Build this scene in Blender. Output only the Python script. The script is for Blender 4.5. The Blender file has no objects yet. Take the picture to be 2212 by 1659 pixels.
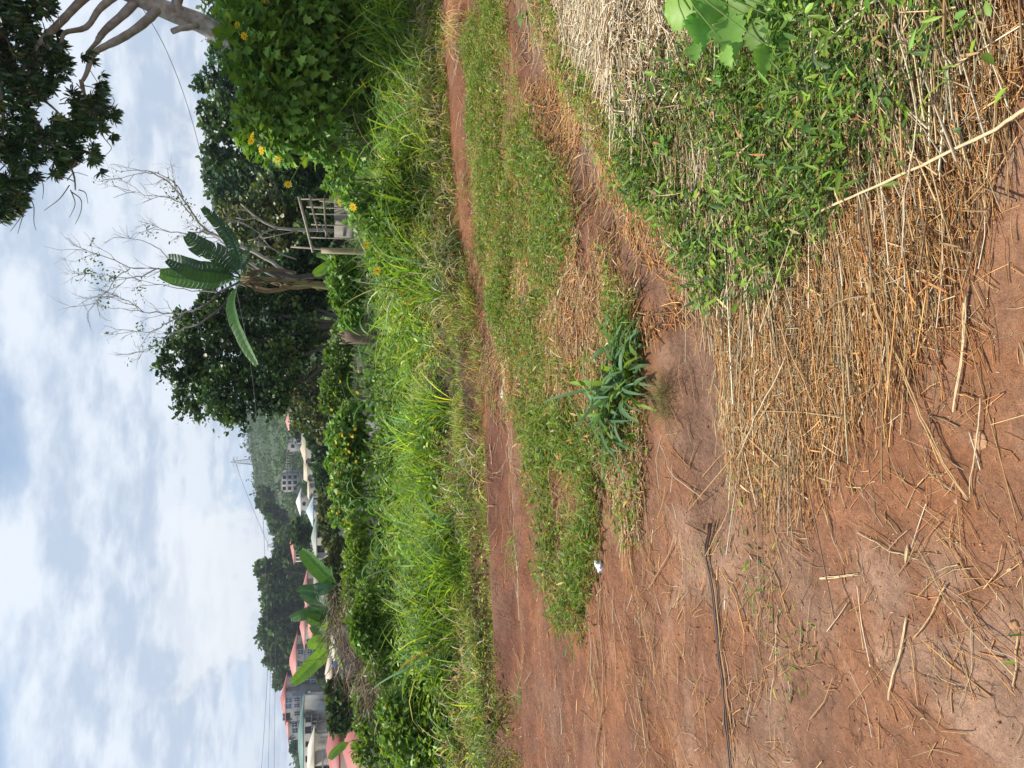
import bpy, math, random
import numpy as np
from mathutils import Vector
rng = np.random.default_rng(11)
random.seed(5)
PI = math.pi
scene = bpy.context.scene
COL = scene.collection
# ---------------------------------------------------------------- camera model
PITCH = math.radians(14.06)
SP, CP = math.sin(PITCH), math.cos(PITCH)
EYE = 1.6
FP = 1661.0      # focal length in the units the photo was measured in (2212 x 1659)

def at(X, Y, d):
    """world point seen at photo position X,Y (2212x1659) at world depth y=d"""
    a = (829.5 - Y) / FP; b = (1106 - X) / FP
    t = d / (CP + b * SP)
    return np.array([a * t, d, EYE + t * (b * CP - SP)])

def gd(X, Y, z=0.0):
    a = (829.5 - Y) / FP; b = (1106 - X) / FP
    t = (EYE - z) / max(SP - b * CP, 1e-3)
    return np.array([a * t, t * (CP + b * SP)])

def gpoly(pts):
    return np.array([gd(*p) for p in pts])

# ---------------------------------------------------------------- noise
def _h(i, j, s):
    n = (i.astype(np.int64) * 374761393 + j.astype(np.int64) * 668265263 + s * 1442695041) & 0xFFFFFFFF
    n = ((n ^ (n >> 13)) * 1274126177) & 0xFFFFFFFF
    n = n ^ (n >> 16)
    return (n & 0xFFFFFF) / float(0xFFFFFF)

def vnoise(x, y, s=0):
    i = np.floor(x); j = np.floor(y); fx = x - i; fy = y - j
    fx = fx * fx * (3 - 2 * fx); fy = fy * fy * (3 - 2 * fy)
    a = _h(i, j, s); b = _h(i + 1, j, s); c = _h(i, j + 1, s); d = _h(i + 1, j + 1, s)
    return (a * (1 - fx) + b * fx) * (1 - fy) + (c * (1 - fx) + d * fx) * fy

def fbm(x, y, s=0, o=4):
    r = 0; amp = .5; tot = 0
    for k in range(o):
        r = r + amp * vnoise(x * 2 ** k + 17.3 * k, y * 2 ** k - 9.1 * k, s + k); tot += amp; amp *= .5
    return r / tot

def sstep(a, b, x):
    t = np.clip((x - a) / (b - a), 0, 1); return t * t * (3 - 2 * t)

def inpoly(x, y, P):
    r = np.zeros(x.shape, bool); n = len(P)
    for i in range(n):
        x0, y0 = P[i]; x1, y1 = P[(i + 1) % n]
        if y0 == y1: continue
        c = ((y0 > y) != (y1 > y)) & (x < (x1 - x0) * (y - y0) / (y1 - y0) + x0)
        r ^= c
    return r

def pdist(x, y, L):
    """distance to a polyline"""
    best = np.full(x.shape, 1e9)
    for (x0, y0), (x1, y1) in zip(L[:-1], L[1:]):
        dx, dy = x1 - x0, y1 - y0; q = dx * dx + dy * dy
        t = np.clip(((x - x0) * dx + (y - y0) * dy) / q, 0, 1)
        best = np.minimum(best, np.hypot(x - x0 - t * dx, y - y0 - t * dy))
    return best

# ---------------------------------------------------------------- terrain
EDGE = gpoly([(885, -700), (950, -60), (962, 150), (985, 500), (1035, 780), (1048, 1000), (1060, 1300), (1085, 1500), (1098, 1700), (1150, 2400)])[::-1]
def edge(x): return np.interp(x, EDGE[:, 0], EDGE[:, 1])
RUT1 = gpoly([(955, -400), (992, -20), (1008, 300), (1030, 620), (1080, 850), (1085, 1000), (1100, 1200), (1108, 1400), (1120, 1700)])
RUT2 = gpoly([(1080, -300), (1118, 0), (1165, 160), (1290, 400), (1420, 560), (1490, 680), (1520, 850), (1530, 1000), (1535, 1060)])
RUT3 = gpoly([(1310, 1000), (1330, 1200), (1390, 1420), (1440, 1659)])
def ele(X): return math.tan(math.atan((1106 - X) / FP) - PITCH)
_rY = [2600, 1659, 1400, 1165, 1045, 960, 880, 700, 400, 0, -900]
_rX = [650, 650, 645, 605, 563, 545, 531, 524, 540, 590, 620]
_ra = np.array([(829.5 - Y) / FP / 1.03 for Y in _rY]); _re = np.array([ele(X) for X in _rX])

def Hgt(x, y, detail=True):
    x = np.asarray(x, float); y = np.asarray(y, float)
    s = y - edge(x)
    # lumps and ruts on the track
    z = .05 * (fbm(x * .9, y * .9, 3, 3) - .5)
    if detail:
        near = (y < 40)
        c, sn = math.cos(.32), math.sin(.32)
        xr = x * c + y * sn; yr = -x * sn + y * c
        z = z + near * (.055 * (fbm(xr * 1.1, yr * 4.5, 9, 5) - .5) + .02 * (fbm(x * 16, y * 16, 5, 3) - .5)
                        + .02 * (fbm(x * 5, y * 5, 6, 3) - .5) * sstep(2.2, 4, y))
    d1 = pdist(x, y, RUT1); d2 = pdist(x, y, RUT2); d3 = pdist(x, y, RUT3)
    z = z - .085 * np.exp(-(d1 / .26) ** 2) + .055 * np.exp(-((d1 - .46) / .13) ** 2) * (s < 0) * sstep(.5, -1.2, x)
    z = z - .05 * np.exp(-(d2 / .15) ** 4) + .025 * np.exp(-((d2 - .28) / .09) ** 2)
    z = z - .03 * np.exp(-(d3 / .12) ** 4)
    # bank, field, valley
    bank = .12 * sstep(-.05, .2, s + .15 * (vnoise(x * 1.5, y * .2, 8) - .5))
    prof = np.interp(y, [0, 13, 16, 22, 40, 60, 90, 150, 200, 230, 300], [0, 0, -.25, -1.0, -3.6, -6, -8, -7.5, -3, -1.2, 0])
    q = sstep(0, 3, s)
    z = z + bank + prof * q + q * .25 * (fbm(x * .35, y * .35, 21, 3) - .5)
    far = y > 200
    az = x / np.maximum(y, 1.)
    E = np.interp(az, _ra[::1] if _ra[0] < _ra[-1] else _ra[::-1], _re if _ra[0] < _ra[-1] else _re[::-1])
    zh = (E * 900 + EYE) * sstep(230, 930, y) ** .9 * (1 - .35 * sstep(930, 1500, y))
    z = z + far * (zh + (fbm(x * .012, y * .012, 31, 4) - .5) * 9 * sstep(230, 500, y))
    # hay heap and straw mat bulge
    h = gd(1450, 40); z = z + .16 * np.exp(-(((x - h[0]) / .9) ** 2 + ((y - h[1]) / .6) ** 2))
    return z

# ---------------------------------------------------------------- mesh helpers
class Geo:
    def __init__(s): s.V = []; s.Q = []; s.T = []; s.C = []; s.n = 0
    def add(s, V, F, col=(.5, .5, .5)):
        V = np.asarray(V, float).reshape(-1, 3)
        c = np.asarray(col, float)
        if c.ndim == 1: c = np.tile(c, (len(V), 1))
        s.V.append(V); s.C.append(c.reshape(-1, 3))
        F = np.asarray(F)
        if len(F):
            (s.T if F.shape[1] == 3 else s.Q).append(F + s.n)
        s.n += len(V); return s
    def addf(s, V, faces, col=(.5, .5, .5)):
        """faces of mixed length"""
        V = np.asarray(V, float).reshape(-1, 3); b = s.n
        s.V.append(V); c = np.asarray(col, float)
        if c.ndim == 1: c = np.tile(c, (len(V), 1))
        s.C.append(c); s.n += len(V)
        t = [f for f in faces if len(f) == 3]; q = [f for f in faces if len(f) == 4]
        if t: s.T.append(np.array(t) + b)
        if q: s.Q.append(np.array(q) + b)
        return s
    def box(s, x0, x1, y0, y1, z0, z1, col=(.5, .5, .5)):
        V = [(x, y, z) for z in (z0, z1) for y in (y0, y1) for x in (x0, x1)]
        return s.add(V, [(0, 2, 3, 1), (4, 5, 7, 6), (0, 1, 5, 4), (2, 6, 7, 3), (0, 4, 6, 2), (1, 3, 7, 5)], col)
    def tube(s, P, R, k=6, col=(.5, .5, .5), cap=True):
        P = np.asarray(P, float); R = np.broadcast_to(np.asarray(R, float), (len(P),))
        T = np.gradient(P, axis=0); T /= np.linalg.norm(T, axis=1)[:, None] + 1e-12
        up = np.array([0, 0, 1.]) if abs(T[0][2]) < .9 else np.array([1., 0, 0])
        A = np.cross(T, up); A /= np.linalg.norm(A, axis=1)[:, None] + 1e-9; B = np.cross(T, A)
        th = np.arange(k) * 2 * PI / k
        V = P[:, None] + R[:, None, None] * (np.cos(th)[None, :, None] * A[:, None] + np.sin(th)[None, :, None] * B[:, None])
        n = len(P); F = []
        for i in range(n - 1):
            for j in range(k):
                F.append((i * k + j, i * k + (j + 1) % k, (i + 1) * k + (j + 1) % k, (i + 1) * k + j))
        V = V.reshape(-1, 3)
        if cap:
            V = np.vstack([V, P[-1], P[0]]); m = n * k
            faces = F + [((n - 1) * k + j, (n - 1) * k + (j + 1) % k, m) for j in range(k)] + [((j + 1) % k, j, m + 1) for j in range(k)]
            return s.addf(V, faces, col)
        return s.add(V, F, col)

def build(name, g, mat, parent=None, smooth=False):
    me = bpy.data.meshes.new(name)
    V = np.vstack(g.V); C = np.vstack(g.C)
    T = np.vstack(g.T) if g.T else np.zeros((0, 3), int); Q = np.vstack(g.Q) if g.Q else np.zeros((0, 4), int)
    me.vertices.add(len(V)); me.vertices.foreach_set('co', V.astype(np.float32).ravel())
    L = np.concatenate([T.ravel(), Q.ravel()]).astype(np.int32)
    me.loops.add(len(L)); me.loops.foreach_set('vertex_index', L)
    nT, nQ = len(T), len(Q)
    me.polygons.add(nT + nQ)
    st = np.concatenate([np.arange(nT) * 3, nT * 3 + np.arange(nQ) * 4]).astype(np.int32)
    me.polygons.foreach_set('loop_start', st)
    me.update(calc_edges=True)
    at_ = me.attributes.new('Col', 'FLOAT_COLOR', 'POINT')
    at_.data.foreach_set('color', np.hstack([C, np.ones((len(C), 1))]).astype(np.float32).ravel())
    if smooth: me.polygons.foreach_set('use_smooth', np.ones(nT + nQ, bool))
    me.materials.append(mat)
    o = bpy.data.objects.new(name, me); COL.objects.link(o)
    if parent: o.parent = parent
    return o

def tag(o, label=None, cat=None, group=None, kind=None):
    if label: o['label'] = label
    if cat: o['category'] = cat
    if group: o['group'] = group
    if kind: o['kind'] = kind
    return o

def empty(name, loc=(0, 0, 0), label=None, cat=None, group=None, rz=0):
    o = bpy.data.objects.new(name, None); COL.objects.link(o); o.location = loc; o.rotation_euler = (0, 0, rz)
    o.empty_display_size = .2
    return tag(o, label, cat, group)

def shift(g, loc):
    """make vertex positions relative to a thing's base"""
    l = np.asarray(loc, float); g.V = [v - l for v in g.V]; return g

# ribbons: grass blades and strap leaves
def ribbons(g, base, az, el, L, W, curve, nseg, col, tipcol=None, fold=0., roll=.5, prof='blade'):
    N = len(base); base = np.asarray(base, float)
    t = np.linspace(0, 1, nseg + 1); tm = (t[:-1] + t[1:]) / 2
    e = el[:, None] - curve[:, None] * tm[None] ** 1.3
    st = (L / nseg)[:, None]
    ca, sa = np.cos(az)[:, None], np.sin(az)[:, None]
    d = np.stack([np.cos(e) * ca, np.cos(e) * sa, np.sin(e)], -1) * st[..., None]
    P = np.concatenate([np.zeros((N, 1, 3)), np.cumsum(d, 1)], 1) + base[:, None]
    r = rng.uniform(-roll, roll, N)[:, None]
    ee = np.concatenate([e, e[:, -1:]], 1)
    side = np.stack([-sa + 0 * ee, ca + 0 * ee, 0 * ee], -1)
    nor = np.stack([-np.sin(ee) * ca, -np.sin(ee) * sa, np.cos(ee)], -1)
    S = np.cos(r)[..., None] * side + np.sin(r)[..., None] * nor
    if prof == 'blade': w = np.minimum(1, .45 + 2.2 * t) * (1 - t ** 2.2) + .02
    else: w = np.sin(PI * np.clip(t * .93 + .05, 0, 1)) ** .8
    w = W[:, None] * w[None] / 2
    col = np.asarray(col, float)
    tc = col if tipcol is None else np.asarray(tipcol, float)
    C = col[:, None] * (1 - t)[None, :, None] + tc[:, None] * t[None, :, None]
    if fold:
        NN = np.cos(r)[..., None] * nor - np.sin(r)[..., None] * side
        V = np.stack([P - S * w[..., None] + NN * w[..., None] * fold, P, P + S * w[..., None] + NN * w[..., None] * fold], 2)
        k = 3
    else:
        V = np.stack([P - S * w[..., None], P + S * w[..., None]], 2); k = 2
    V = V.reshape(N, -1, 3)
    C = np.repeat(C[:, :, None], k, 2).reshape(N, -1, 3)
    F = []
    for i in range(nseg):
        for j in range(k - 1): F.append((i * k + j, i * k + j + 1, (i + 1) * k + j + 1, (i + 1) * k + j))
    F = np.array(F)
    F = (F[None] + (np.arange(N) * V.shape[1])[:, None, None]).reshape(-1, 4)
    g.add(V.reshape(-1, 3), F, C.reshape(-1, 3))

def frames(D, roll=None, up=(0, 0, 1)):
    D = D / (np.linalg.norm(D, axis=1)[:, None] + 1e-9)
    U = np.tile(np.array(up, float), (len(D), 1))
    S = np.cross(U, D); n = np.linalg.norm(S, axis=1); bad = n < 1e-3; S[bad] = (1, 0, 0)
    S /= np.linalg.norm(S, axis=1)[:, None]
    Nn = np.cross(D, S)
    if roll is not None:
        c, s = np.cos(roll)[:, None], np.sin(roll)[:, None]
        S, Nn = c * S + s * Nn, -s * S + c * Nn
    return np.stack([D, S, Nn], -1)      # columns

def inst(g, TV, TF, pos, R, sc, col):
    TV = np.asarray(TV, float); TF = np.asarray(TF); N = len(pos); k = len(TV)
    sc = np.asarray(sc, float)
    if sc.ndim == 1: sc = sc[:, None]
    V = np.einsum('nij,nkj->nki', R, TV[None] * (sc[:, None, :] if sc.shape[1] == 3 else sc[:, None])) + np.asarray(pos)[:, None]
    F = (TF[None] + (np.arange(N) * k)[:, None, None]).reshape(-1, TF.shape[1])
    g.add(V.reshape(-1, 3), F, np.repeat(np.asarray(col, float), k, 0))

def rdir(n, zlo=-1, zhi=1):
    z = rng.uniform(zlo, zhi, n); a = rng.uniform(0, 2 * PI, n); r = np.sqrt(1 - np.clip(z * z, 0, 1))
    return np.stack([r * np.cos(a), r * np.sin(a), z], 1)

def jit(col, n, v=.25, hue=.12):
    c = np.tile(np.asarray(col, float), (n, 1)) if np.asarray(col).ndim == 1 else np.asarray(col, float)
    b = np.exp(rng.normal(0, v, n))[:, None]
    h = rng.normal(0, hue, n)[:, None]
    return np.clip(c * b * np.hstack([1 + h, np.ones((n, 1)), 1 - h * .6]), .004, .9)

# leaf templates (length 1 along x)
LANCE_V = [(0, 0, 0), (.35, .13, .03), (.35, 0, 0), (.35, -.13, .03), (.72, .085, .0), (.72, 0, -.04), (.72, -.085, 0), (1, 0, -.12)]
LANCE_F = [(0, 2, 1), (0, 3, 2), (1, 2, 5), (1, 5, 4), (2, 3, 6), (2, 6, 5), (4, 5, 7), (5, 6, 7)]
OVAL_V = [(0, 0, 0), (.3, .22, .05), (.3, 0, 0), (.3, -.22, .05), (.7, .2, .02), (.7, 0, -.04), (.7, -.2, .02), (1, 0, -.1)]
OVAL_F = LANCE_F
_h_ = [(.0, .0), (.12, .12), (.26, .46), (.44, .2), (.62, .33), (.76, .12), (1, 0)]
LOBE_V = [(x, 0, -.22 * x * x) for x in (0, .28, .58, 1)]
for sg in (1, -1):
    LOBE_V += [(x, sg * y, .22 * y - .22 * x * x) for x, y in _h_[1:6]]
LOBE_F = []
for b_, sg in ((4, 1), (9, -1)):
    t_ = [(0, b_, 1), (b_, b_ + 1, 1), (1, b_ + 1, b_ + 2), (1, b_ + 2, 2), (b_ + 2, b_ + 3, 2), (2, b_ + 3, b_ + 4), (2, b_ + 4, 3)]
    LOBE_F += [t if sg > 0 else t[::-1] for t in t_]
CARD_V = [(0, -.12, 0), (.1, .3, .1), (.62, .34, -.05), (1, .02, .1), (.6, -.32, .08)]
CARD_F = [(0, 4, 1), (1, 4, 2), (2, 4, 3)]

# ---------------------------------------------------------------- materials
def newmat(name):
    m = bpy.data.materials.new(name); m.use_nodes = True; nt = m.node_tree
    for n in list(nt.nodes): nt.nodes.remove(n)
    return m, nt, nt.nodes, nt.links

def leafmat(name, trans=.35, rough=.45, spec=.4, ycol=(1.25, 1.25, .55), noise=0):
    m, nt, N, L = newmat(name)
    out = N.new('ShaderNodeOutputMaterial'); a = N.new('ShaderNodeAttribute'); a.attribute_name = 'Col'
    p = N.new('ShaderNodeBsdfPrincipled'); p.inputs['Roughness'].default_value = rough
    p.inputs['Specular IOR Level'].default_value = spec
    src = a.outputs['Color']
    tr = N.new('ShaderNodeBsdfTranslucent'); mu = N.new('ShaderNodeMix'); mu.data_type = 'RGBA'; mu.blend_type = 'MULTIPLY'
    mu.inputs[0].default_value = 1; L.new(src, mu.inputs[6]); mu.inputs[7].default_value = (*ycol, 1)
    L.new(src, p.inputs['Base Color']); L.new(mu.outputs[2], tr.inputs[0])
    mx = N.new('ShaderNodeMixShader'); mx.inputs[0].default_value = trans
    L.new(p.outputs[0], mx.inputs[1]); L.new(tr.outputs[0], mx.inputs[2]); L.new(mx.outputs[0], out.inputs[0])
    return m

def solidmat(name, col=None, rough=.8, noise=.25, scale=3., bump=.0, bscale=30., spec=.3, metal=0, stain=None, stretch=(1, 1, 1), brick=None):
    """col None: read the Col attribute"""
    m, nt, N, L = newmat(name)
    out = N.new('ShaderNodeOutputMaterial'); p = N.new('ShaderNodeBsdfPrincipled')
    p.inputs['Roughness'].default_value = rough; p.inputs['Specular IOR Level'].default_value = spec; p.inputs['Metallic'].default_value = metal
    L.new(p.outputs[0], out.inputs[0])
    tc = N.new('ShaderNodeTexCoord'); mp = N.new('ShaderNodeMapping'); mp.inputs['Scale'].default_value = stretch
    L.new(tc.outputs['Object'], mp.inputs[0])
    if col is None:
        a = N.new('ShaderNodeAttribute'); a.attribute_name = 'Col'; src = a.outputs['Color']
    else:
        a = N.new('ShaderNodeRGB'); a.outputs[0].default_value = (*col, 1); src = a.outputs[0]
    if brick:
        bt = N.new('ShaderNodeTexBrick'); bt.inputs['Scale'].default_value = 1; bt.inputs['Brick Width'].default_value = brick[0]
        bt.inputs['Row Height'].default_value = brick[1]; bt.inputs['Mortar Size'].default_value = brick[2]
        rt = N.new('ShaderNodeMapping'); rt.inputs['Rotation'].default_value = (PI / 2, 0, 0); L.new(tc.outputs['Object'], rt.inputs[0])
        L.new(rt.outputs[0], bt.inputs[0])
        bt.inputs['Color1'].default_value = (1, 1, 1, 1); bt.inputs['Color2'].default_value = (.86, .86, .86, 1); bt.inputs['Mortar'].default_value = (.7, .7, .68, 1)
        mu = N.new('ShaderNodeMix'); mu.data_type = 'RGBA'; mu.blend_type = 'MULTIPLY'; mu.inputs[0].default_value = 1
        L.new(src, mu.inputs[6]); L.new(bt.outputs[0], mu.inputs[7]); src = mu.outputs[2]
    nz = N.new('ShaderNodeTexNoise'); nz.inputs['Scale'].default_value = scale; nz.inputs['Detail'].default_value = 6
    L.new(mp.outputs[0], nz.inputs[0])
    mr = N.new('ShaderNodeMapRange'); mr.inputs['From Min'].default_value = .3; mr.inputs['From Max'].default_value = .7
    mr.inputs['To Min'].default_value = 1 - noise; mr.inputs['To Max'].default_value = 1 + noise; L.new(nz.outputs[0], mr.inputs[0])
    vm = N.new('ShaderNodeVectorMath'); vm.operation = 'SCALE'; L.new(src, vm.inputs[0]); L.new(mr.outputs[0], vm.inputs['Scale'])
    src = vm.outputs[0]
    if stain:
        n2 = N.new('ShaderNodeTexNoise'); n2.inputs['Scale'].default_value = stain[3]; n2.inputs['Detail'].default_value = 5
        L.new(mp.outputs[0], n2.inputs[0])
        r2 = N.new('ShaderNodeMapRange'); r2.inputs['From Min'].default_value = .5; r2.inputs['From Max'].default_value = .68; r2.clamp = True
        L.new(n2.outputs[0], r2.inputs[0])
        mu = N.new('ShaderNodeMix'); mu.data_type = 'RGBA'; L.new(r2.outputs[0], mu.inputs[0]); L.new(src, mu.inputs[6]); mu.inputs[7].default_value = (*stain[:3], 1)
        src = mu.outputs[2]
    L.new(src, p.inputs['Base Color'])
    if bump:
        n3 = N.new('ShaderNodeTexNoise'); n3.inputs['Scale'].default_value = bscale; n3.inputs['Detail'].default_value = 5; L.new(mp.outputs[0], n3.inputs[0])
        bm = N.new('ShaderNodeBump'); bm.inputs['Strength'].default_value = bump; bm.inputs['Distance'].default_value = .02
        L.new(n3.outputs[0], bm.inputs['Height']); L.new(bm.outputs[0], p.inputs['Normal'])
    return m

M_GRASS = leafmat('grass_blade', .42, .5, .3)
M_LEAF = leafmat('broad_leaf', .35, .45, .35)
M_DARKLEAF = leafmat('tree_leaf', .22, .4, .45)
M_FARLEAF = leafmat('far_leaf', .25, .7, .2)
M_BANANA = leafmat('banana_leaf', .35, .4, .45)
M_PETAL = leafmat('petal', .3, .5, .2, (1, 1, 1))
M_STRAW = solidmat('dry_straw', None, .5, .18, 60, .0, spec=.35)
M_BARK = solidmat('pale_bark', None, .9, .35, 9, .5, 60, stain=(.20, .17, .13, 5.))
M_TWIG = solidmat('twig_bark', None, .85, .2, 20)
M_WOOD = solidmat('weathered_wood', None, .85, .3, 12, .3, 60, stretch=(1, 1, .2))
M_WALL = solidmat('rendered_wall', None, .9, .16, .35, 0, stain=(.13, .12, .11, .22))
M_BLOCK = solidmat('block_wall', None, .95, .22, .5, brick=(.45, .22, .025))
M_ROOF = solidmat('roof_sheet', None, .6, .1, .6, spec=.4)
M_DARK = solidmat('glass_and_hole_shade', None, .3, .1, 2, spec=.5)
M_METAL = solidmat('metal', None, .5, .1, 3, spec=.5)
M_LITTER = solidmat('thin_plastic', None, .35, .08, 12, .4, 40, spec=.5)
M_STONE = solidmat('stone', None, .9, .25, 14, .6, 40)

def groundmat():
    m, nt, N, L = newmat('red_earth')
    out = N.new('ShaderNodeOutputMaterial'); p = N.new('ShaderNodeBsdfPrincipled'); L.new(p.outputs[0], out.inputs[0])
    tc = N.new('ShaderNodeTexCoord'); a = N.new('ShaderNodeAttribute'); a.attribute_name = 'Col'
    def noise(sc, det=6, rough=.6):
        n = N.new('ShaderNodeTexNoise'); n.inputs['Scale'].default_value = sc; n.inputs['Detail'].default_value = det
        n.inputs['Roughness'].default_value = rough; L.new(tc.outputs['Object'], n.inputs[0]); return n.outputs[0]
    def rng_(src, a0, a1, b0, b1):
        r = N.new('ShaderNodeMapRange'); r.inputs[1].default_value = a0; r.inputs[2].default_value = a1; r.inputs[3].default_value = b0; r.inputs[4].default_value = b1
        L.new(src, r.inputs[0]); return r.outputs[0]
    def mul(x, y):
        q = N.new('ShaderNodeMath'); q.operation = 'MULTIPLY'; L.new(x, q.inputs[0])
        if isinstance(y, float): q.inputs[1].default_value = y
        else: L.new(y, q.inputs[1])
        return q.outputs[0]
    f = mul(rng_(noise(45, 8, .75), .25, .75, .62, 1.38), rng_(noise(240, 5, .75), .3, .7, .68, 1.32))
    f = mul(f, rng_(noise(9, 6, .65), .3, .7, .78, 1.22))
    vo = N.new('ShaderNodeTexVoronoi'); vo.feature = 'DISTANCE_TO_EDGE'; vo.inputs['Scale'].default_value = 5.5
    wn = N.new('ShaderNodeTexNoise'); wn.inputs['Scale'].default_value = 9; wn.inputs['Detail'].default_value = 5; L.new(tc.outputs['Object'], wn.inputs[0])
    mx = N.new('ShaderNodeMix'); mx.data_type = 'VECTOR'; mx.inputs[0].default_value = .16; L.new(tc.outputs['Object'], mx.inputs[4]); L.new(wn.outputs[1], mx.inputs[5])
    L.new(mx.outputs[1], vo.inputs[0])
    cr = rng_(vo.outputs[0], .0, .012, 0, 1)
    gate = rng_(noise(1.7, 3), .52, .6, 0., 1.)      # cracks only in patches
    cg = N.new('ShaderNodeMath'); cg.operation = 'SUBTRACT'; cg.inputs[0].default_value = 1.; L.new(gate, cg.inputs[1])
    cm = N.new('ShaderNodeMath'); cm.operation = 'MAXIMUM'; L.new(cr, cm.inputs[0]); L.new(cg.outputs[0], cm.inputs[1])
    fc = mul(f, rng_(cm.outputs[0], 0, 1, .45, 1))
    vm = N.new('ShaderNodeVectorMath'); vm.operation = 'SCALE'; L.new(a.outputs['Color'], vm.inputs[0]); L.new(fc, vm.inputs['Scale'])
    # small pale / dark grains
    v2 = N.new('ShaderNodeTexVoronoi'); v2.inputs['Scale'].default_value = 130; L.new(tc.outputs['Object'], v2.inputs[0])
    g1 = rng_(v2.outputs['Distance'], .12, .2, 1, 0)
    sep = N.new('ShaderNodeSeparateColor'); L.new(v2.outputs['Color'], sep.inputs[0])
    g2 = rng_(sep.outputs[0], .86, .9, 0, 1); gg = mul(g1, g2)
    mu = N.new('ShaderNodeMix'); mu.data_type = 'RGBA'; L.new(gg, mu.inputs[0]); L.new(vm.outputs[0], mu.inputs[6]); mu.inputs[7].default_value = (.45, .28, .17, 1)
    L.new(mu.outputs[2], p.inputs['Base Color'])
    L.new(rng_(noise(3, 4), .35, .65, .62, .95), p.inputs['Roughness']); p.inputs['Specular IOR Level'].default_value = .3
    b1 = N.new('ShaderNodeBump'); b1.inputs['Strength'].default_value = .9; b1.inputs['Distance'].default_value = .028; L.new(mul(noise(38, 8, .65), rng_(cm.outputs[0], 0, 1, .4, 1)), b1.inputs['Height'])
    b2 = N.new('ShaderNodeBump'); b2.inputs['Strength'].default_value = .9; b2.inputs['Distance'].default_value = .005; L.new(noise(300, 4, .7), b2.inputs['Height']); L.new(b1.outputs[0], b2.inputs['Normal'])
    L.new(b2.outputs[0], p.inputs['Normal'])
    return m
M_GROUND = groundmat()

# ---------------------------------------------------------------- ground sheet
def make_ground():
    ys = list(np.concatenate([np.linspace(-60, -4, 10), np.linspace(-3, 1.1, 22), np.arange(1.15, 4, .018), np.arange(4, 7.5, .024), np.arange(7.5, 10.6, .04)]))
    st = .05
    while ys[-1] < 3000: ys.append(ys[-1] + st); st *= 1.032
    ys = np.array(ys); nc = 440
    t = np.linspace(-1, 1, nc); t = np.sign(t) * (np.abs(t) * .72 + .28 * np.abs(t) ** 3)
    Y, Tt = np.meshgrid(ys, t, indexing='ij')
    X = Tt * (np.maximum(Y, 0) * .95 + 3.2 + np.maximum(-Y, 0) * 1.5)
    Z = Hgt(X, Y)
    nr = len(ys)
    idx = np.arange(nr * nc).reshape(nr, nc)
    F = np.stack([idx[:-1, :-1], idx[:-1, 1:], idx[1:, 1:], idx[1:, :-1]], -1).reshape(-1, 4)
    x, y = X.ravel(), Y.ravel(); s = y - edge(x)
    red = np.array([.235, .096, .048]); brown = np.array([.335, .155, .080]); pale = np.array([.45, .275, .18]); damp = np.array([.14, .057, .033]); orange = np.array([.37, .155, .064])
    n1 = fbm(x * 1.1, y * 1.1, 41, 5); n2 = fbm(x * 2.7 + 3, y * 2.7, 52, 5); n3 = fbm(x * .8, y * 3., 63, 4)
    def mixc(a, b, f): return a * (1 - f[:, None]) + b * f[:, None]
    c = mixc(np.tile(red, (len(x), 1)), np.tile(brown, (len(x), 1)), sstep(5.5, 3.0, y) if False else 1 - sstep(2.6, 5.2, y))
    c = mixc(c, pale, .85 * sstep(.50, .64, n2) * (1 - sstep(2.7, 5.0, y)))
    c = mixc(c, orange, .55 * sstep(.55, .66, n1))
    c = mixc(c, damp, .75 * sstep(.50, .64, n3) * (.2 + .8 * sstep(2.5, 5, y)))
    n4 = fbm(x * 1.6 + 9, y * 1.6, 77, 5); c = mixc(c, np.array([.24, .13, .08]), .6 * sstep(.54, .68, n4)); n5 = fbm(x * 9, y * 9, 78, 4); c = c * (.8 + .45 * n5)[:, None]
    d1 = pdist(x, y, RUT1); d2 = pdist(x, y, RUT2)
    c = mixc(c, damp * 1.15, .55 * np.exp(-(d1 / .35) ** 2))
    c = mixc(c, np.array([.25, .145, .095]), .8 * np.exp(-(d2 / .17) ** 4))
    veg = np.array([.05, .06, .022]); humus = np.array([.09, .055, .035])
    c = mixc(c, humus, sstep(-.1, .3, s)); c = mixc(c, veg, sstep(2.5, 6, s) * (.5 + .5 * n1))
    g1 = fbm(x * .02, y * .02, 71, 5)
    far = sstep(150, 320, y)
    hc = mixc(np.tile(np.array([.020, .046, .011]), (len(x), 1)), np.array([.04, .078, .018]), sstep(.42, .62, g1))
    c = mixc(c, hc, far)
    az = x / np.maximum(y, 1)
    c = mixc(c, np.array([.42, .21, .10]), sstep(45, 60, y) * (1 - sstep(170, 200, y)) * (1 - sstep(.02, .04, np.abs(az + .478 + .03 * (fbm(y * .05, y * 0, 5, 2) - .5)))))
    rock = sstep(700, 800, y) * (1 - sstep(935, 960, y)) * sstep(-.125, -.06, az) * (1 - sstep(.02, .06, az)) * sstep(.36, .5, fbm(x * .02, y * .006, 81, 4))
    c = mixc(c, np.array([.10, .078, .075]), rock)
    g = Geo(); g.add(np.stack([X.ravel(), y, Z.ravel()], 1), F, c)
    tag(build('ground', g, M_GROUND, smooth=True), 'red earth ground with wheel ruts running past a grassy bank to a green hill', 'ground', kind='structure')
make_ground()

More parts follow.
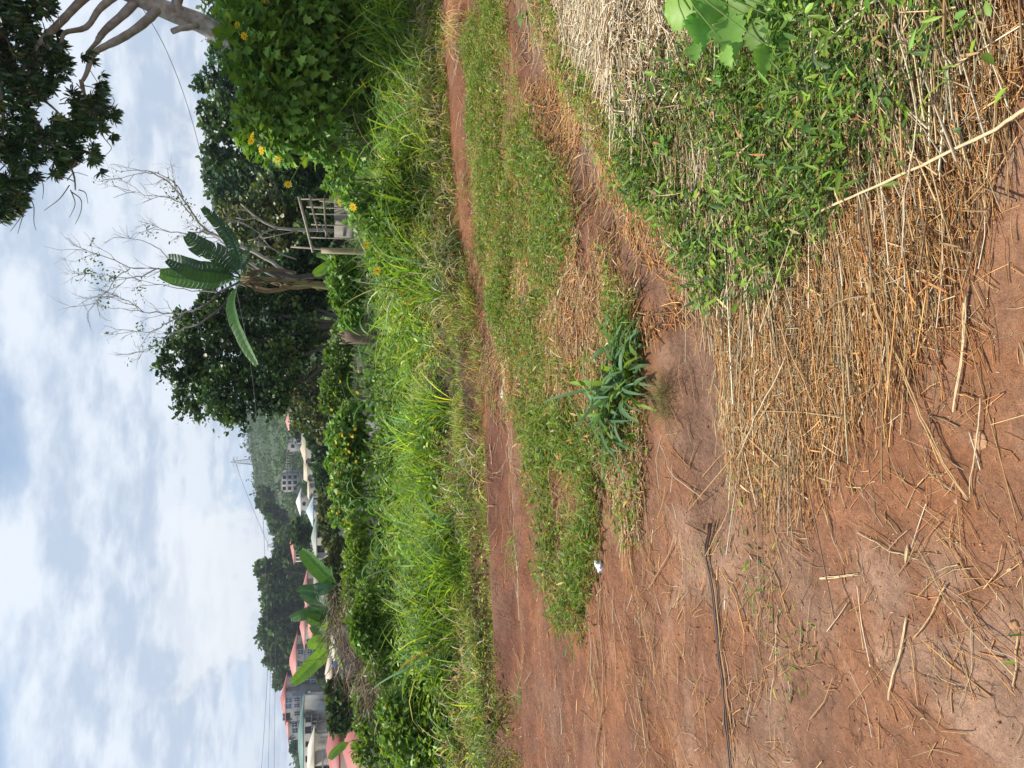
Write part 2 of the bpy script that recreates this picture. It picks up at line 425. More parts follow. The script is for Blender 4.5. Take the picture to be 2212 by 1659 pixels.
# ---------------------------------------------------------------- sampling on the ground
SOFT = .05; NORUT = False
def sample(P, n):
    """uniform points in a world polygon"""
    P = np.asarray(P); lo = P.min(0); hi = P.max(0)
    n = int(n * np.prod(hi - lo) / area(P)); x = rng.uniform(lo[0], hi[0], n * 3); y = rng.uniform(lo[1], hi[1], n * 3)
    wa = .12 * np.clip(y, 1.5, 8); wx = (fbm(x * 2.2, y * 2.2, 777, 3) - .5) * wa; wy = (fbm(x * 2.2, y * 2.2, 778, 3) - .5) * wa
    m = inpoly(x + wx + rng.normal(0, SOFT, n * 3), y + wy + rng.normal(0, SOFT, n * 3), P); x = x[m]; y = y[m]
    k = int(len(x) / 3 + .5); x, y = x[:k], y[:k]
    if NORUT:
        m = (pdist(x, y, RUT2) > .19 + rng.normal(0, .05, len(x))) & (pdist(x, y, RUT1) > .26 + rng.normal(0, .05, len(x))); x, y = x[m], y[m]
    return x, y
def area(P):
    x, y = P[:, 0], P[:, 1]; return .5 * abs(np.dot(x, np.roll(y, 1)) - np.dot(y, np.roll(x, 1)))

G_BRIGHT = np.array([.24, .38, .045]); G_MID = np.array([.145, .25, .035]); G_DARK = np.array([.075, .145, .03]); G_YEL = np.array([.36, .40, .06])
DRY = np.array([.50, .38, .20]); DRYB = np.array([.36, .23, .11]); HAY = np.array([.62, .52, .36]); GOLD = np.array([.58, .33, .125]); REDSTRAW = np.array([.47, .22, .078])
G_BLUE = np.array([.13, .25, .11])

def mixcols(n, cols, w):
    w = np.array(w, float) / sum(w); k = rng.choice(len(cols), n, p=w); return np.array(cols)[k]

# --- creeping grass on the track: short leaves on runners
def creeping(g, P, dens, size=.05, keep=.0, ns=1.6, h=.05, cols=None, dead=.25, seed=0):
    n = int(area(P) * dens); x, y = sample(P, n)
    f = fbm(x * ns, y * ns, 101 + seed, 4); m = f > keep + rng.normal(0, .05, len(x)); x, y = x[m], y[m]; f = f[m]
    n = len(x); tall = sstep(.3, .7, f)
    z = Hgt(x, y) + rng.uniform(0, 1, n) ** 1.3 * h * (.4 + tall)
    d = rdir(n, -.15, .75)
    cc = mixcols(n, cols or [G_BRIGHT, G_MID, G_DARK, G_YEL], [3, 4, 2, 1.5])
    ded = rng.random(n) < dead * (1.3 - tall); cc = np.where(ded[:, None], mixcols(n, [DRY, DRYB, REDSTRAW], [2, 2, 1]), cc)
    L_ = size * rng.uniform(.6, 1.5, n)
    sc = np.stack([L_, L_ * rng.uniform(.45, .95, n), L_], 1)
    inst(g, LANCE_V, LANCE_F, np.stack([x, y, z], 1), frames(d, rng.normal(0, .6, n)), sc, jit(cc, n, .25, .1))

def straws(g, x, y, az, L, r, lift, cols, bend=.08, seg=2):
    n = len(x); t = np.linspace(-.5, .5, seg + 1)
    bx = rng.normal(0, bend, n)
    px = x[:, None] + L[:, None] * (np.cos(az)[:, None] * t - np.sin(az)[:, None] * bx[:, None] * (.25 - t ** 2) * 1.5)
    py = y[:, None] + L[:, None] * (np.sin(az)[:, None] * t + np.cos(az)[:, None] * bx[:, None] * (.25 - t ** 2) * 1.5)
    pz = Hgt(px.ravel(), py.ravel()).reshape(n, -1)
    tilt = rng.normal(0, .04, n)[:, None] * L[:, None] * t
    pz = np.maximum(pz.mean(1)[:, None] * .5 + pz * .5, pz) + lift[:, None] + np.abs(tilt) + r[:, None] * .6
    side = np.stack([-np.sin(az), np.cos(az), 0 * az], 1)
    P = np.stack([px, py, pz], -1)
    taper = (1 - .45 * (t + .5))[None, :, None] * r[:, None, None]
    V = np.stack([P - side[:, None] * taper, P + side[:, None] * taper, P + np.array([0, 0, 1.]) * taper * 1.3], 2).reshape(n, -1, 3)
    F = []
    for i in range(seg):
        for j in range(3): F.append((i * 3 + j, i * 3 + (j + 1) % 3, (i + 1) * 3 + (j + 1) % 3, (i + 1) * 3 + j))
    F = (np.array(F)[None] + (np.arange(n) * V.shape[1])[:, None, None]).reshape(-1, 4)
    g.add(V.reshape(-1, 3), F, np.repeat(cols, V.shape[1], 0))

def straw_poly(g, P, dens, az0, azs, L0, r0, lift, cols, w, keep=0, ns=2., seed=0, uni=.1, bend=.08):
    n = int(area(P) * dens); x, y = sample(P, n)
    f = fbm(x * ns, y * ns, 201 + seed, 4); m = f > keep + rng.normal(0, .04, len(x)); x, y = x[m], y[m]; n = len(x)
    az = rng.normal(az0, azs, n) + (fbm(x * 1.5, y * 1.5, 231 + seed, 2) - .5) * azs * 3
    u = rng.random(n) < uni; az[u] = rng.uniform(0, PI, u.sum())
    L_ = L0 * np.exp(rng.normal(0, .5, n)); r = r0 * np.exp(rng.normal(0, .3, n))
    straws(g, x, y, az, L_, r, rng.uniform(0, 1, n) * lift, jit(mixcols(n, cols, w), n, .22, .06), bend)

# polygons over the photo (X, Y in 2212x1659), turned into ground positions
M1 = gpoly([(1015, -250), (1040, 0), (1003, 130), (998, 400), (1020, 620), (1050, 780), (1110, 660), (1180, 600), (1270, 500), (1210, 330), (1150, 180), (1098, 0), (1060, -250)])
M2 = gpoly([(1190, 300), (1290, 440), (1330, 560), (1390, 650), (1400, 960), (1310, 1010), (1200, 920), (1130, 880), (1050, 870), (1045, 760), (1100, 600)])
M3 = gpoly([(1110, 860), (1135, 950), (1170, 1080), (1175, 1200), (1195, 1340), (1250, 1365), (1285, 1290), (1290, 1180), (1300, 1060), (1290, 950), (1200, 900)])
M4 = gpoly([(1290, 900), (1390, 960), (1380, 1130), (1340, 1180), (1300, 1080)])
F0 = gpoly([(1090, -300), (1125, 0), (1250, 0), (1275, 110), (1300, 280), (1420, 420), (1500, 600), (1400, 520), (1290, 360), (1190, 160), (1150, 60), (1100, -60)])
F1 = gpoly([(1380, 300), (1500, 210), (1600, 120), (1660, 0), (1700, -350), (2212, -350), (2120, 20), (2130, 150), (2060, 290), (1890, 420), (1780, 470), (1650, 640), (1540, 690), (1500, 560), (1400, 420)])
HAYP = gpoly([(1230, -300), (1250, 0), (1275, 100), (1340, 200), (1400, 290), (1500, 240), (1590, 150), (1640, 50), (1700, -300)])
S2 = gpoly([(1140, 170), (1200, 330), (1290, 470), (1340, 580), (1420, 740), (1490, 680), (1480, 560), (1400, 420), (1290, 330), (1220, 200)])
S3 = gpoly([(1500, 640), (1640, 620), (1800, 430), (1900, 400), (2050, 250), (2090, 0), (2212, 0), (2212, 140), (2180, 330), (2060, 560), (1960, 780), (1820, 930), (1650, 1050), (1570, 1060), (1560, 800)])
ROADL = gpoly([(1100, 1250), (1100, 1800), (2230, 1800), (2230, 600), (2060, 560), (1900, 850), (1560, 1060), (1300, 1080)])
MEDS = gpoly([(1040, -200), (1000, 400), (1040, 860), (1130, 980), (1300, 1100), (1400, 960), (1400, 650), (1290, 430), (1150, 100), (1080, -200)])

SOFT = .11; NORUT = True
g = Geo()
OLV = [G_MID, np.array([.19, .25, .05]), G_BRIGHT * .85, G_DARK]
creeping(g, M1, 5600, .05, .47, 2.6, .09, OLV, dead=.36)
creeping(g, M2, 4200, .05, .45, 2.4, .06, OLV, dead=.45, seed=3)
creeping(g, M3, 5400, .055, .44, 2.6, .08, OLV, dead=.25, seed=4)
creeping(g, M4, 2600, .05, .45, 2.5, .05, dead=.4, seed=5)
creeping(g, F0, 4200, .042, .40, 2.5, .07, dead=.3, seed=6)
creeping(g, ROADL, 700, .035, .70, 1.1, .03, dead=.3, seed=7)
tag(build('creeping_grass', g, M_GRASS), 'short creeping green grass growing along the middle of the dirt track', 'grass', kind='stuff')

g = Geo()
F1A = gpoly([(1380, 300), (1500, 210), (1620, 140), (1700, 60), (1700, -350), (1960, -350), (1930, 100), (1850, 300), (1880, 420), (1780, 470), (1650, 620), (1540, 670), (1500, 560), (1400, 420)])
SOFT = .07
creeping(g, F1A, 9500, .036, .36, 2.6, .07, [G_MID, G_DARK, G_MID * 1.2, G_BRIGHT * .9], dead=.14, seed=8)
creeping(g, F1A, 2600, .055, .42, 2.0, .10, [G_MID, G_DARK, G_BRIGHT * .9, G_MID], dead=.05, seed=9)
creeping(g, F1, 3600, .045, .46, 2.6, .09, [G_MID, G_DARK, G_BRIGHT * .9, G_MID], dead=.10, seed=12)
def patchleaf(P, dens, size, h, keep, seed, cols):
    n = int(area(P) * dens); x, y = sample(P, n); f = fbm(x * 3, y * 3, seed, 3); m = f > keep; x, y = x[m], y[m]; n = len(x)
    L_ = size * rng.uniform(.5, 1.4, n)
    inst(g, OVAL_V, OVAL_F, np.stack([x, y, Hgt(x, y) + rng.uniform(.02, h, n)], 1), frames(rdir(n, -.2, .6), rng.normal(0, .5, n)), L_, jit(mixcols(n, cols, [1] * len(cols)), n, .2, .1))
patchleaf(F1, 700, .035, .11, .45, 915, [G_BRIGHT, G_MID, G_DARK])
patchleaf(F0, 500, .03, .08, .45, 916, [G_BRIGHT, G_MID])
patchleaf(M3, 350, .03, .08, .5, 917, [G_BRIGHT, G_MID, G_YEL])
patchleaf(M1, 350, .03, .08, .5, 918, [G_BRIGHT, G_MID, G_YEL])
n = int(area(F1) * 260); x, y = sample(F1, n); n = len(x)
ribbons(g, np.stack([x, y, Hgt(x, y)], 1), rng.uniform(0, 2 * PI, n), rng.uniform(.2, 1.2, n), rng.uniform(.08, .22, n), rng.uniform(.005, .012, n), rng.uniform(.6, 2.4, n), 5, jit(mixcols(n, [G_MID, G_BRIGHT, DRY, HAY], [4, 2, 2, 1]), n), None, .2)
tag(build('leafy_ground_cover', g, M_LEAF), 'dark green leafy ground cover beside the straw in the foreground', 'ground cover', kind='stuff')

# trodden median: thin upright blades as well
g = Geo()
for P, dn, kp, sd in ((M1, 1400, .38, 1), (M2, 900, .42, 2), (M3, 1500, .38, 3), (M4, 500, .45, 5), (F0, 700, .45, 6)):
    n = int(area(P) * dn); x, y = sample(P, n); f = fbm(x * 1.8, y * 1.8, 100 + sd, 4); m = f > kp; x, y = x[m], y[m]; n = len(x)
    cc = mixcols(n, [G_BRIGHT, G_MID, DRY, G_YEL, DRYB], [4, 3, 2, 1, 1])
    ribbons(g, np.stack([x, y, Hgt(x, y)], 1), rng.uniform(0, 2 * PI, n), rng.uniform(.4, 1.4, n), rng.uniform(.06, .17, n), rng.uniform(.003, .007, n), rng.uniform(.6, 2.2, n), 3, jit(cc, n))
tag(build('trodden_grass', g, M_GRASS), 'thin trodden grass blades among the creeping grass of the track', 'grass', kind='stuff')

# straw
SOFT = .07; NORUT = False
g = Geo()
straw_poly(g, S3, 6000, .10, .20, .13, .0014, .022, [GOLD, DRY, REDSTRAW, DRYB, HAY], [5, 2, 4, 2.5, .6], .42, 2.6, 1, .12)
straw_poly(g, S3, 300, .08, .16, .36, .0020, .03, [GOLD, DRY, DRYB, HAY, np.array([.17, .11, .07])], [4, 3, 2, 1, 1.8], .3, 1.6, 2)
straw_poly(g, S3, 11000, .2, .8, .035, .0011, .03, [GOLD, DRY, REDSTRAW, HAY], [5, 4, 3, 2], .32, 1.6, 3)
straw_poly(g, F1, 1500, .15, .25, .26, .0022, .05, [DRY, HAY, DRYB, np.array([.2, .13, .08])], [4, 3, 2, 1], .40, 1.5, 4)
straw_poly(g, S2, 1700, .75, .5, .12, .0024, .02, [GOLD, REDSTRAW, DRY], [3, 4, 2], .36, 2, 5, .3)
straw_poly(g, F0, 900, .6, .6, .12, .0022, .02, [GOLD, DRY, HAY], [2, 3, 2], .42, 2, 6, .3)
straw_poly(g, M1, 500, .35, .6, .10, .002, .03, [DRY, DRYB, REDSTRAW], [2, 3, 2], .4, 2, 7, .4)
straw_poly(g, M2, 2200, .35, .6, .10, .0022, .03, [DRY, DRYB, REDSTRAW, GOLD], [3, 3, 3, 2], .34, 2, 8, .5)
straw_poly(g, M4, 2200, .35, .5, .12, .0022, .03, [DRY, HAY, REDSTRAW, GOLD], [3, 2, 2, 2], .36, 2, 9, .4)
straw_poly(g, M3, 500, .35, .6, .10, .002, .02, [DRY, DRYB, REDSTRAW], [2, 3, 2], .4, 2, 10, .4)
# windrows and clusters of straw on the bare earth
for (X, Y, rx, ry, dn, a0, sa, L0, sd) in ((1430, 1240, .28, .22, 420, .5, .9, .11, 1), (1410, 1420, .35, .2, 520, .6, .8, .14, 2), (1400, 1530, .3, .16, 260, .6, .8, .22, 3),
        (1640, 1090, .35, .2, 900, .1, 1.0, .10, 4), (1700, 1190, .45, .2, 480, .1, 1.0, .08, 5), (1620, 1330, .4, .12, 360, .1, .9, .07, 6), (1580, 1480, .45, .1, 260, .1, .8, .07, 7),
        (2040, 1330, .10, .10, 190, .9, .8, .12, 8), (1960, 1400, .10, .08, 90, .9, .8, .12, 9), (2110, 1230, .10, .1, 80, .9, .9, .10, 10), (2000, 1130, .13, .10, 130, 1.0, .5, .10, 11),
        (1900, 900, .18, .12, 170, .8, .8, .10, 12), (1300, 1330, .3, .07, 240, .2, .5, .14, 13), (1290, 1450, .35, .05, 160, .2, .4, .16, 14), (1310, 1500, .5, .05, 90, .2, .4, .16, 15),
        (1210, 1480, .6, .05, 60, .2, .3, .12, 16), (2050, 700, .16, .12, 120, .9, .9, .11, 17), (2150, 850, .14, .12, 120, .7, .9, .12, 18), (1090, 900, .6, .06, 220, .3, .4, .2, 19), (1480, 1200, .5, .1, 260, .2, .7, .14, 20), (1060, 700, 1.2, .06, 300, .3, .3, .2, 21)):
    c = gd(X, Y); n = int(dn * .34)
    x = c[0] + rng.normal(0, rx, n) * 1.3; y = c[1] + rng.normal(0, ry, n) * 1.2
    kk = fbm(x * 5, y * 5, 340 + sd, 3) > .45; x, y = x[kk], y[kk]; n = len(x)
    straws(g, x, y, rng.normal(a0, sa, n), L0 * np.exp(rng.normal(0, .45, n)), .0014 * np.exp(rng.normal(0, .35, n)), rng.uniform(0, .012, n),
           jit(mixcols(n, [GOLD, DRY, REDSTRAW, HAY], [4, 3, 3, 1]), n, .2, .06), .15)
straw_poly(g, ROADL, 70, .4, 1.1, .04, .0016, .003, [GOLD, DRY, REDSTRAW, HAY], [4, 2, 3, 1], .48, 1.2, 11, .4, .15)
straw_poly(g, ROADL, 11, .8, 1.0, .13, .0019, .004, [GOLD, DRY, HAY, REDSTRAW], [4, 2, 2, 1], .3, 1.2, 12, .4, .1)
straw_poly(g, ROADL, 900, .4, 1.3, .012, .0010, .002, [GOLD, DRY, REDSTRAW, HAY], [3, 2, 3, 2], .40, 1.6, 13, .5, .05)
RUTP = gpoly([(960, -100), (1000, 300), (1030, 700), (1060, 1000), (1100, 1500), (1150, 1500), (1120, 1000), (1060, 700), (1010, 300)])
straw_poly(g, RUTP, 90, .3, .5, .14, .0024, .01, [GOLD, DRY, HAY], [3, 3, 2], .4, 1.0, 14, .2, .15)
def dryleaves(g, P, dens, L0, W0, lift, keep, seed, cols, w):
    n = int(area(P) * dens); x, y = sample(P, n); f = fbm(x * 3, y * 3, seed, 3); m = f > keep; x, y = x[m], y[m]; n = len(x)
    ribbons(g, np.stack([x, y, Hgt(x, y) + rng.uniform(.004, lift, n)], 1), rng.normal(.2, .8, n) + PI * (rng.random(n) < .5), rng.normal(.05, .12, n), L0 * np.exp(rng.normal(0, .4, n)), W0 * np.exp(rng.normal(0, .35, n)), rng.normal(.1, .35, n), 4, jit(mixcols(n, cols, w), n, .2, .05), None, .5, .7, 'strap')
dryleaves(g, S3, 600, .06, .0045, .03, .38, 930, [GOLD, DRY, DRYB, REDSTRAW], [3, 3, 2, 2])
dryleaves(g, F1, 200, .07, .0055, .08, .4, 931, [DRY, DRYB, HAY * .8], [3, 2, 1])
dryleaves(g, ROADL, 10, .06, .005, .006, .4, 932, [GOLD, DRY, HAY], [3, 3, 2])
dryleaves(g, M2, 260, .07, .006, .04, .38, 933, [DRY, HAY, REDSTRAW], [3, 2, 2])
tag(build('loose_straw', g, M_STRAW), 'golden straw trampled in mats and scattered over the red earth', 'straw', kind='stuff')

# pale hay heap
n = 14000
x, y = sample(HAYP, n); n = len(x)
g = Geo()
straws(g, x, y, rng.normal(.35, .75, n), .16 * np.exp(rng.normal(0, .5, n)), .0030 * np.exp(rng.normal(0, .35, n)), rng.uniform(0, .13, n) * sstep(.2, .5, fbm(x * 2, y * 2, 301, 3)),
       jit(mixcols(n, [HAY, HAY * 1.1, DRY, DRYB], [5, 3, 3, 1.5]), n, .2, .04), .3, 3)
tag(build('cut_hay', g, M_STRAW), 'heap of pale cut hay lying beside the rut near the broad leaved weed', 'hay', kind='stuff')

# soil crumbs
g = Geo()
ICO_V = [(0, 0, 1), (.9, 0, .4), (.28, .85, .45), (-.72, .53, .4), (-.72, -.53, .5), (.28, -.85, .4), (0, 0, -.6)]
ICO_F = [(0, 1, 2), (0, 2, 3), (0, 3, 4), (0, 4, 5), (0, 5, 1), (6, 2, 1), (6, 3, 2), (6, 4, 3), (6, 5, 4), (6, 1, 5)]
RD = gpoly([(1000, -200), (1060, 1000), (1100, 1800), (2230, 1800), (2230, 0), (1500, 0)])
n = 14000; x, y = sample(RD, n); f = fbm(x * 3, y * 3, 320, 3); m = f > .45; x, y = x[m], y[m]; n = len(x)
sz = .0024 * np.exp(rng.normal(0, .45, n)); sz = np.stack([sz, sz, sz], 1)
inst(g, ICO_V, [f[::-1] for f in ICO_F], np.stack([x, y, Hgt(x, y) + sz[:, 0] * .2], 1), frames(rdir(n, -.3, .3), rng.uniform(-1, 1, n)), sz, jit(mixcols(n, [(.34, .16, .085), (.42, .22, .13), (.27, .125, .07)], [3, 2, 2]), n, .2, .04))
tag(build('soil_crumbs', g, M_STONE), 'small crumbs of red soil scattered on the bare track', 'soil crumbs', kind='stuff')

# ---------------------------------------------------------------- verge grasses
def verge(g, x0, x1, s0, s1, n, L, W, cols, w, curve=(.6, 2.0), el=(.9, 1.5), seg=5, clump=.85, seed=0, ns=1.2, keep=.0, tip=None, fold=0, xr=None):
    x = rng.uniform(x0, x1, n); s = rng.uniform(0, 1, n) * (s1 - s0) + s0
    # tufts
    k = max(8, int(n / 14)); cx = rng.uniform(x0, x1, k); cs = rng.uniform(s0, s1, k); sel = rng.random(n) < clump; q = rng.integers(0, k, n)
    x = np.where(sel, cx[q] + rng.normal(0, .05, n), x); s = np.where(sel, cs[q] + rng.normal(0, .05, n), s)
    ct = np.exp(rng.normal(0, .32, k)); ch = rng.uniform(.55, 1.15, k); ctn = np.where(sel, ct[q], 1.); chh = np.where(sel, ch[q], .8); cpick = rng.integers(0, len(cols), k)
    s = np.maximum(s, s0 - .05)
    y = edge(x) + s; f = fbm(x * ns, y * ns, 401 + seed, 3)
    m = f > keep; x, y, f, s, ctn, chh, sel, q = x[m], y[m], f[m], s[m], ctn[m], chh[m], sel[m], q[m]; n = len(x)
    Lr = L[0] + (L[1] - L[0]) * np.clip((f - .3) / .4, 0, 1) * rng.uniform(.5, 1, n) + rng.uniform(-.05, .05, n) * L[1]
    Lr = Lr * chh; cc = mixcols(n, cols, w); cl = mixcols(k, cols, w); same = sel & (rng.random(n) < .6); cc = np.where(same[:, None], cl[q], cc) * ctn[:, None]
    c1 = jit(cc, n, .25, .1)
    tc = None if tip is None else c1 * (1 - tip) + DRY * tip * rng.uniform(0, 1, n)[:, None] + c1 * tip * .2
    ribbons(g, np.stack([x, y, Hgt(x, y) - .01], 1), rng.uniform(0, 2 * PI, n), rng.uniform(*el, n), np.maximum(Lr, .05), rng.uniform(.6, 1.3, n) * W, rng.uniform(*curve, n), seg, c1, tc, fold)

g = Geo()
# front fringe: fine short grass, left greener
verge(g, -9, -.4, -.30, .9, 20000, (.07, .22), .005, [G_BRIGHT, G_YEL, G_MID, DRY], [5, 2, 3, 1.2], seg=4, seed=1)
verge(g, -9, -2.2, -.28, 1.3, 8000, (.06, .2), .005, [G_MID, DRYB, DRY, G_DARK], [4, 2, 2, 2], seg=4, seed=2)
verge(g, -.8, 9, -.2, .8, 12000, (.1, .3), .006, [G_MID, DRY, G_BRIGHT, DRYB, G_YEL], [3, 3, 2, 2, 1], seg=4, seed=3)
tag(build('verge_grass', g, M_GRASS), 'short fine green grass fringing the far bank of the dirt track', 'grass', kind='stuff')

g = Geo()
# mixed dry and green growth in irregular patches
HB = HAY * 1.05
verge(g, -9, 9.5, .05, 3.2, 15000, (.22, .6), .011, [DRY, HB, DRYB, G_MID, G_YEL], [4, 2.5, 1.5, 2, 1], (1.2, 2.9), (.5, 1.4), seg=6, seed=4, tip=.3, keep=.47, ns=.7)
verge(g, -9, 9.5, .0, 3.0, 9000, (.2, .6), .013, [G_BRIGHT, G_MID, G_BLUE, DRY, G_YEL], [3, 3, 2, 1.5, 1], (1.0, 2.7), (.6, 1.4), seg=6, seed=14, tip=.25, keep=.42, ns=.9)
verge(g, -1.5, 9.5, -.06, 1.3, 5600, (.22, .55), .013, [DRY, HB, G_MID, G_BLUE], [4, 2.5, 2, 2], (1.4, 2.9), (.5, 1.3), seg=6, seed=5, tip=.3, keep=.4)
verge(g, 1.2, 9.5, .05, 2.2, 10000, (.25, .7), .013, [DRY * 1.1, HB, G_MID, G_YEL], [4, 3, 1.5, 1], (1.2, 2.8), (.5, 1.4), seg=6, seed=24, tip=.3, keep=.3)
tag(build('dry_grass', g, M_GRASS), 'arching dry and green grass blades tangled in patches on the bank', 'grass', kind='stuff')

g = Geo()
# lush field grass, uneven
verge(g, -3.4, 3.2, 1.5, 6, 6500, (.35, 1.25), .034, [G_BRIGHT, G_MID, G_YEL, G_BLUE, DRY], [5, 4, 1, 2.5, .8], (1.0, 2.8), (.9, 1.5), seg=6, seed=7, fold=.25, keep=.38, ns=.8)
verge(g, 1.2, 9.5, .8, 3.4, 6500, (.5, 1.5), .024, [G_MID, G_BRIGHT, G_BLUE, G_DARK, DRY, HB], [4, 4, 2, 1, 1.2, .8], (.7, 2.4), (.9, 1.5), seg=7, seed=8, fold=.25, keep=.36)
verge(g, -9, -3.0, 1.6, 7, 5200, (.3, .8), .018, [G_BRIGHT, G_MID, DRY, G_BLUE], [4, 4, 2, 1], (.8, 2.4), (.9, 1.5), seg=6, seed=9, fold=.25, keep=.4)
verge(g, -2.8, -.2, .6, 2.6, 1900, (.5, 1.05), .018, [G_BRIGHT, G_MID, G_YEL, G_BLUE], [4, 3, 1, 2], (.6, 1.9), (1.0, 1.5), seg=7, seed=10, fold=.25, keep=.4)
verge(g, 1.0, 9.5, .2, 1.3, 4200, (.45, 1.05), .016, [G_BRIGHT, G_YEL, HB, G_BLUE * 1.2], [4, 2, 2.5, 2], (.9, 2.6), (.9, 1.5), seg=7, seed=31, fold=.2, keep=.36)
verge(g, 1.3, 6.5, .7, 1.7, 1500, (1.1, 2.2), .024, [G_BRIGHT, G_YEL, G_BLUE * 1.2, G_MID], [4, 1.5, 2, 2], (1.0, 2.4), (1.1, 1.5), seg=9, seed=33, fold=.2, keep=.36)
tag(build('tall_grass', g, M_GRASS), 'lush tall bright green grass growing unevenly behind the bank', 'grass', kind='stuff')

# low weeds: small oval leaves among the grass
def leafmass(g, x, y, z, size, cols, w, templ=(OVAL_V, OVAL_F), zr=(-.2, .8), v=.25, asp=1.):
    n = len(x); L_ = size * rng.uniform(.6, 1.4, n)
    inst(g, templ[0], templ[1], np.stack([x, y, z], 1), frames(rdir(n, *zr), rng.normal(0, .5, n)), np.stack([L_, L_ * asp, L_], 1), jit(mixcols(n, cols, w), n, v, .1))
g = Geo()
def weeds(x0, x1, s0, s1, n, size, h, cols, w, seed, keep=.42, ns=.9):
    x = rng.uniform(x0, x1, n); s = rng.uniform(s0, s1, n); y = edge(x) + s; f = fbm(x * ns, y * ns, 500 + seed, 4); m = f > keep; x, y, f = x[m], y[m], f[m]
    z = Hgt(x, y) + (h * np.clip((f - keep) * 5 + .25, 0, 1)) * rng.uniform(.1, 1, len(x)) ** .6
    leafmass(g, x, y, z, size, cols, w)
weeds(-9, 9, -.22, .9, 11000, .035, .12, [G_BRIGHT, G_YEL, G_MID], [4, 2, 3], 1, .36)
weeds(-9, 4, .8, 6, 15000, .06, .6, [G_BRIGHT, G_MID, G_DARK, G_YEL], [4, 4, 2, 1], 2, .40)
weeds(1.0, 9, .8, 4, 8000, .06, .8, [G_MID, G_DARK, G_BRIGHT], [4, 3, 2], 3, .38)
tag(build('low_weeds', g, M_LEAF), 'low leafy weeds growing through the grass on the bank', 'weeds', kind='stuff')

# undergrowth beyond the field and scrub in the valley
g = Geo()
n = 7500; y0 = np.exp(rng.uniform(math.log(13.5), math.log(230), n)); x0 = y0 * rng.uniform(-.72, .85, n)
keep = fbm(x0 * .15, y0 * .15, 601, 3) > .34
keep &= (y0 - edge(x0)) > 4.5; keep &= ~((np.abs(x0 / y0 + .478) < .035) & (y0 > 40) & (y0 < 200))
x0, y0 = x0[keep], y0[keep]; n = len(x0); k = 26
r = .35 + y0 * .009; hh = r * .8
tone = mixcols(n, [G_DARK, G_MID * .8, G_BRIGHT * .6, np.array([.07, .10, .03])], [4, 3, 1.5, 2]) * np.exp(rng.normal(0, .2, n))[:, None]
cx = np.repeat(x0, k) + rng.normal(0, 1, n * k) * np.repeat(r, k); cy = np.repeat(y0, k) + rng.normal(0, 1, n * k) * np.repeat(r, k)
cz = Hgt(cx, cy, False) + np.abs(rng.normal(0, 1, n * k)) * np.repeat(hh, k) * .7
sz = np.repeat(.06 + y0 * .0045, k) * rng.uniform(.6, 1.4, n * k)
inst(g, CARD_V, CARD_F, np.stack([cx, cy, cz], 1), frames(rdir(n * k, -.3, .9), rng.normal(0, .8, n * k)), sz, jit(np.repeat(tone, k, 0), n * k, .22, .1))
tag(build('valley_scrub', g, M_FARLEAF), 'mass of dark green scrub covering the valley below the field', 'scrub', kind='stuff')

g = Geo()
n = 24000; y0 = rng.uniform(235, 930, n); x0 = y0 * rng.uniform(-.72, .8, n)
dn = fbm(x0 * .012, y0 * .02, 611, 4); az_ = x0 / y0
rockz = (y0 > 720) & (az_ > -.11) & (az_ < .05)
keep = (dn > .33) & ~(rockz & (rng.random(n) < .93)); x0, y0 = x0[keep], y0[keep]; n = len(x0); k = 9
r = rng.uniform(.8, 2.0, n) * (1 + 1.2 * (rng.random(n) < .12)); tone = mixcols(n, [np.array([.045, .095, .025]), np.array([.07, .125, .03]), np.array([.09, .13, .04])], [4, 3, 2])
cx = np.repeat(x0, k) + rng.normal(0, 1, n * k) * np.repeat(r, k); cy = np.repeat(y0, k) + rng.normal(0, 1, n * k) * np.repeat(r, k)
cz = Hgt(cx, cy, False) + np.abs(rng.normal(0, 1, n * k)) * np.repeat(r, k) * .8
sz = np.repeat(r, k) * rng.uniform(.5, 1.1, n * k)
inst(g, CARD_V, CARD_F, np.stack([cx, cy, cz], 1), frames(rdir(n * k, -.3, .9), rng.normal(0, .8, n * k)), sz, jit(np.repeat(tone, k, 0), n * k, .2, .08))
tag(build('hillside_scrub', g, M_FARLEAF), 'scrub and far woodland covering the green hillside', 'scrub', kind='stuff')

def part(name, g, mat, thing, loc=None, smooth=False):
    if loc is not None: shift(g, loc)
    return build(name, g, mat, thing, smooth)

# ---------------------------------------------------------------- trees
def lobes_px(L, D, dj=.12):
    out = []
    for (X, Y, r, *q) in L:
        R = r / FP * D; d = D + (q[0] if q else rng.uniform(-dj, dj) * D * .3)
        out.append((at(X, Y, d), R))
    return out

def crown(g, lobes, per, clump, leaf, size, cols, w, templ=(CARD_V, CARD_F), zr=(-.5, .8), vert=1., v=.2):
    """clumps of leaf-size faces spread through each lobe; per = clumps per lobe, clump = leaves per clump"""
    P = []; C = []
    for c, R in lobes:
        n = int(per * max(.4, (R / lobes[0][1]) ** 2))
        d = rdir(n); rr = rng.uniform(.25, 1.0, n) ** .6
        cen = c + d * rr[:, None] * R * np.array([1, .8, vert])
        tone = jit(mixcols(n, cols, w), n, .22, .08)
        rc = R * rng.uniform(.08, .19, n)
        m = clump
        p = np.repeat(cen, m, 0) + rng.normal(0, 1, (n * m, 3)) * np.repeat(rc, m)[:, None] * np.array([1, 1, .7])
        P.append(p); C.append(np.repeat(tone, m, 0))
    P = np.vstack(P); C = np.vstack(C); n = len(P)
    s = size * rng.uniform(.6, 1.4, n)
    inst(g, templ[0], templ[1], P, frames(rdir(n, *zr), rng.normal(0, .9, n)), np.stack([s, s * leaf, s], 1), jit(C, n, v, .06))

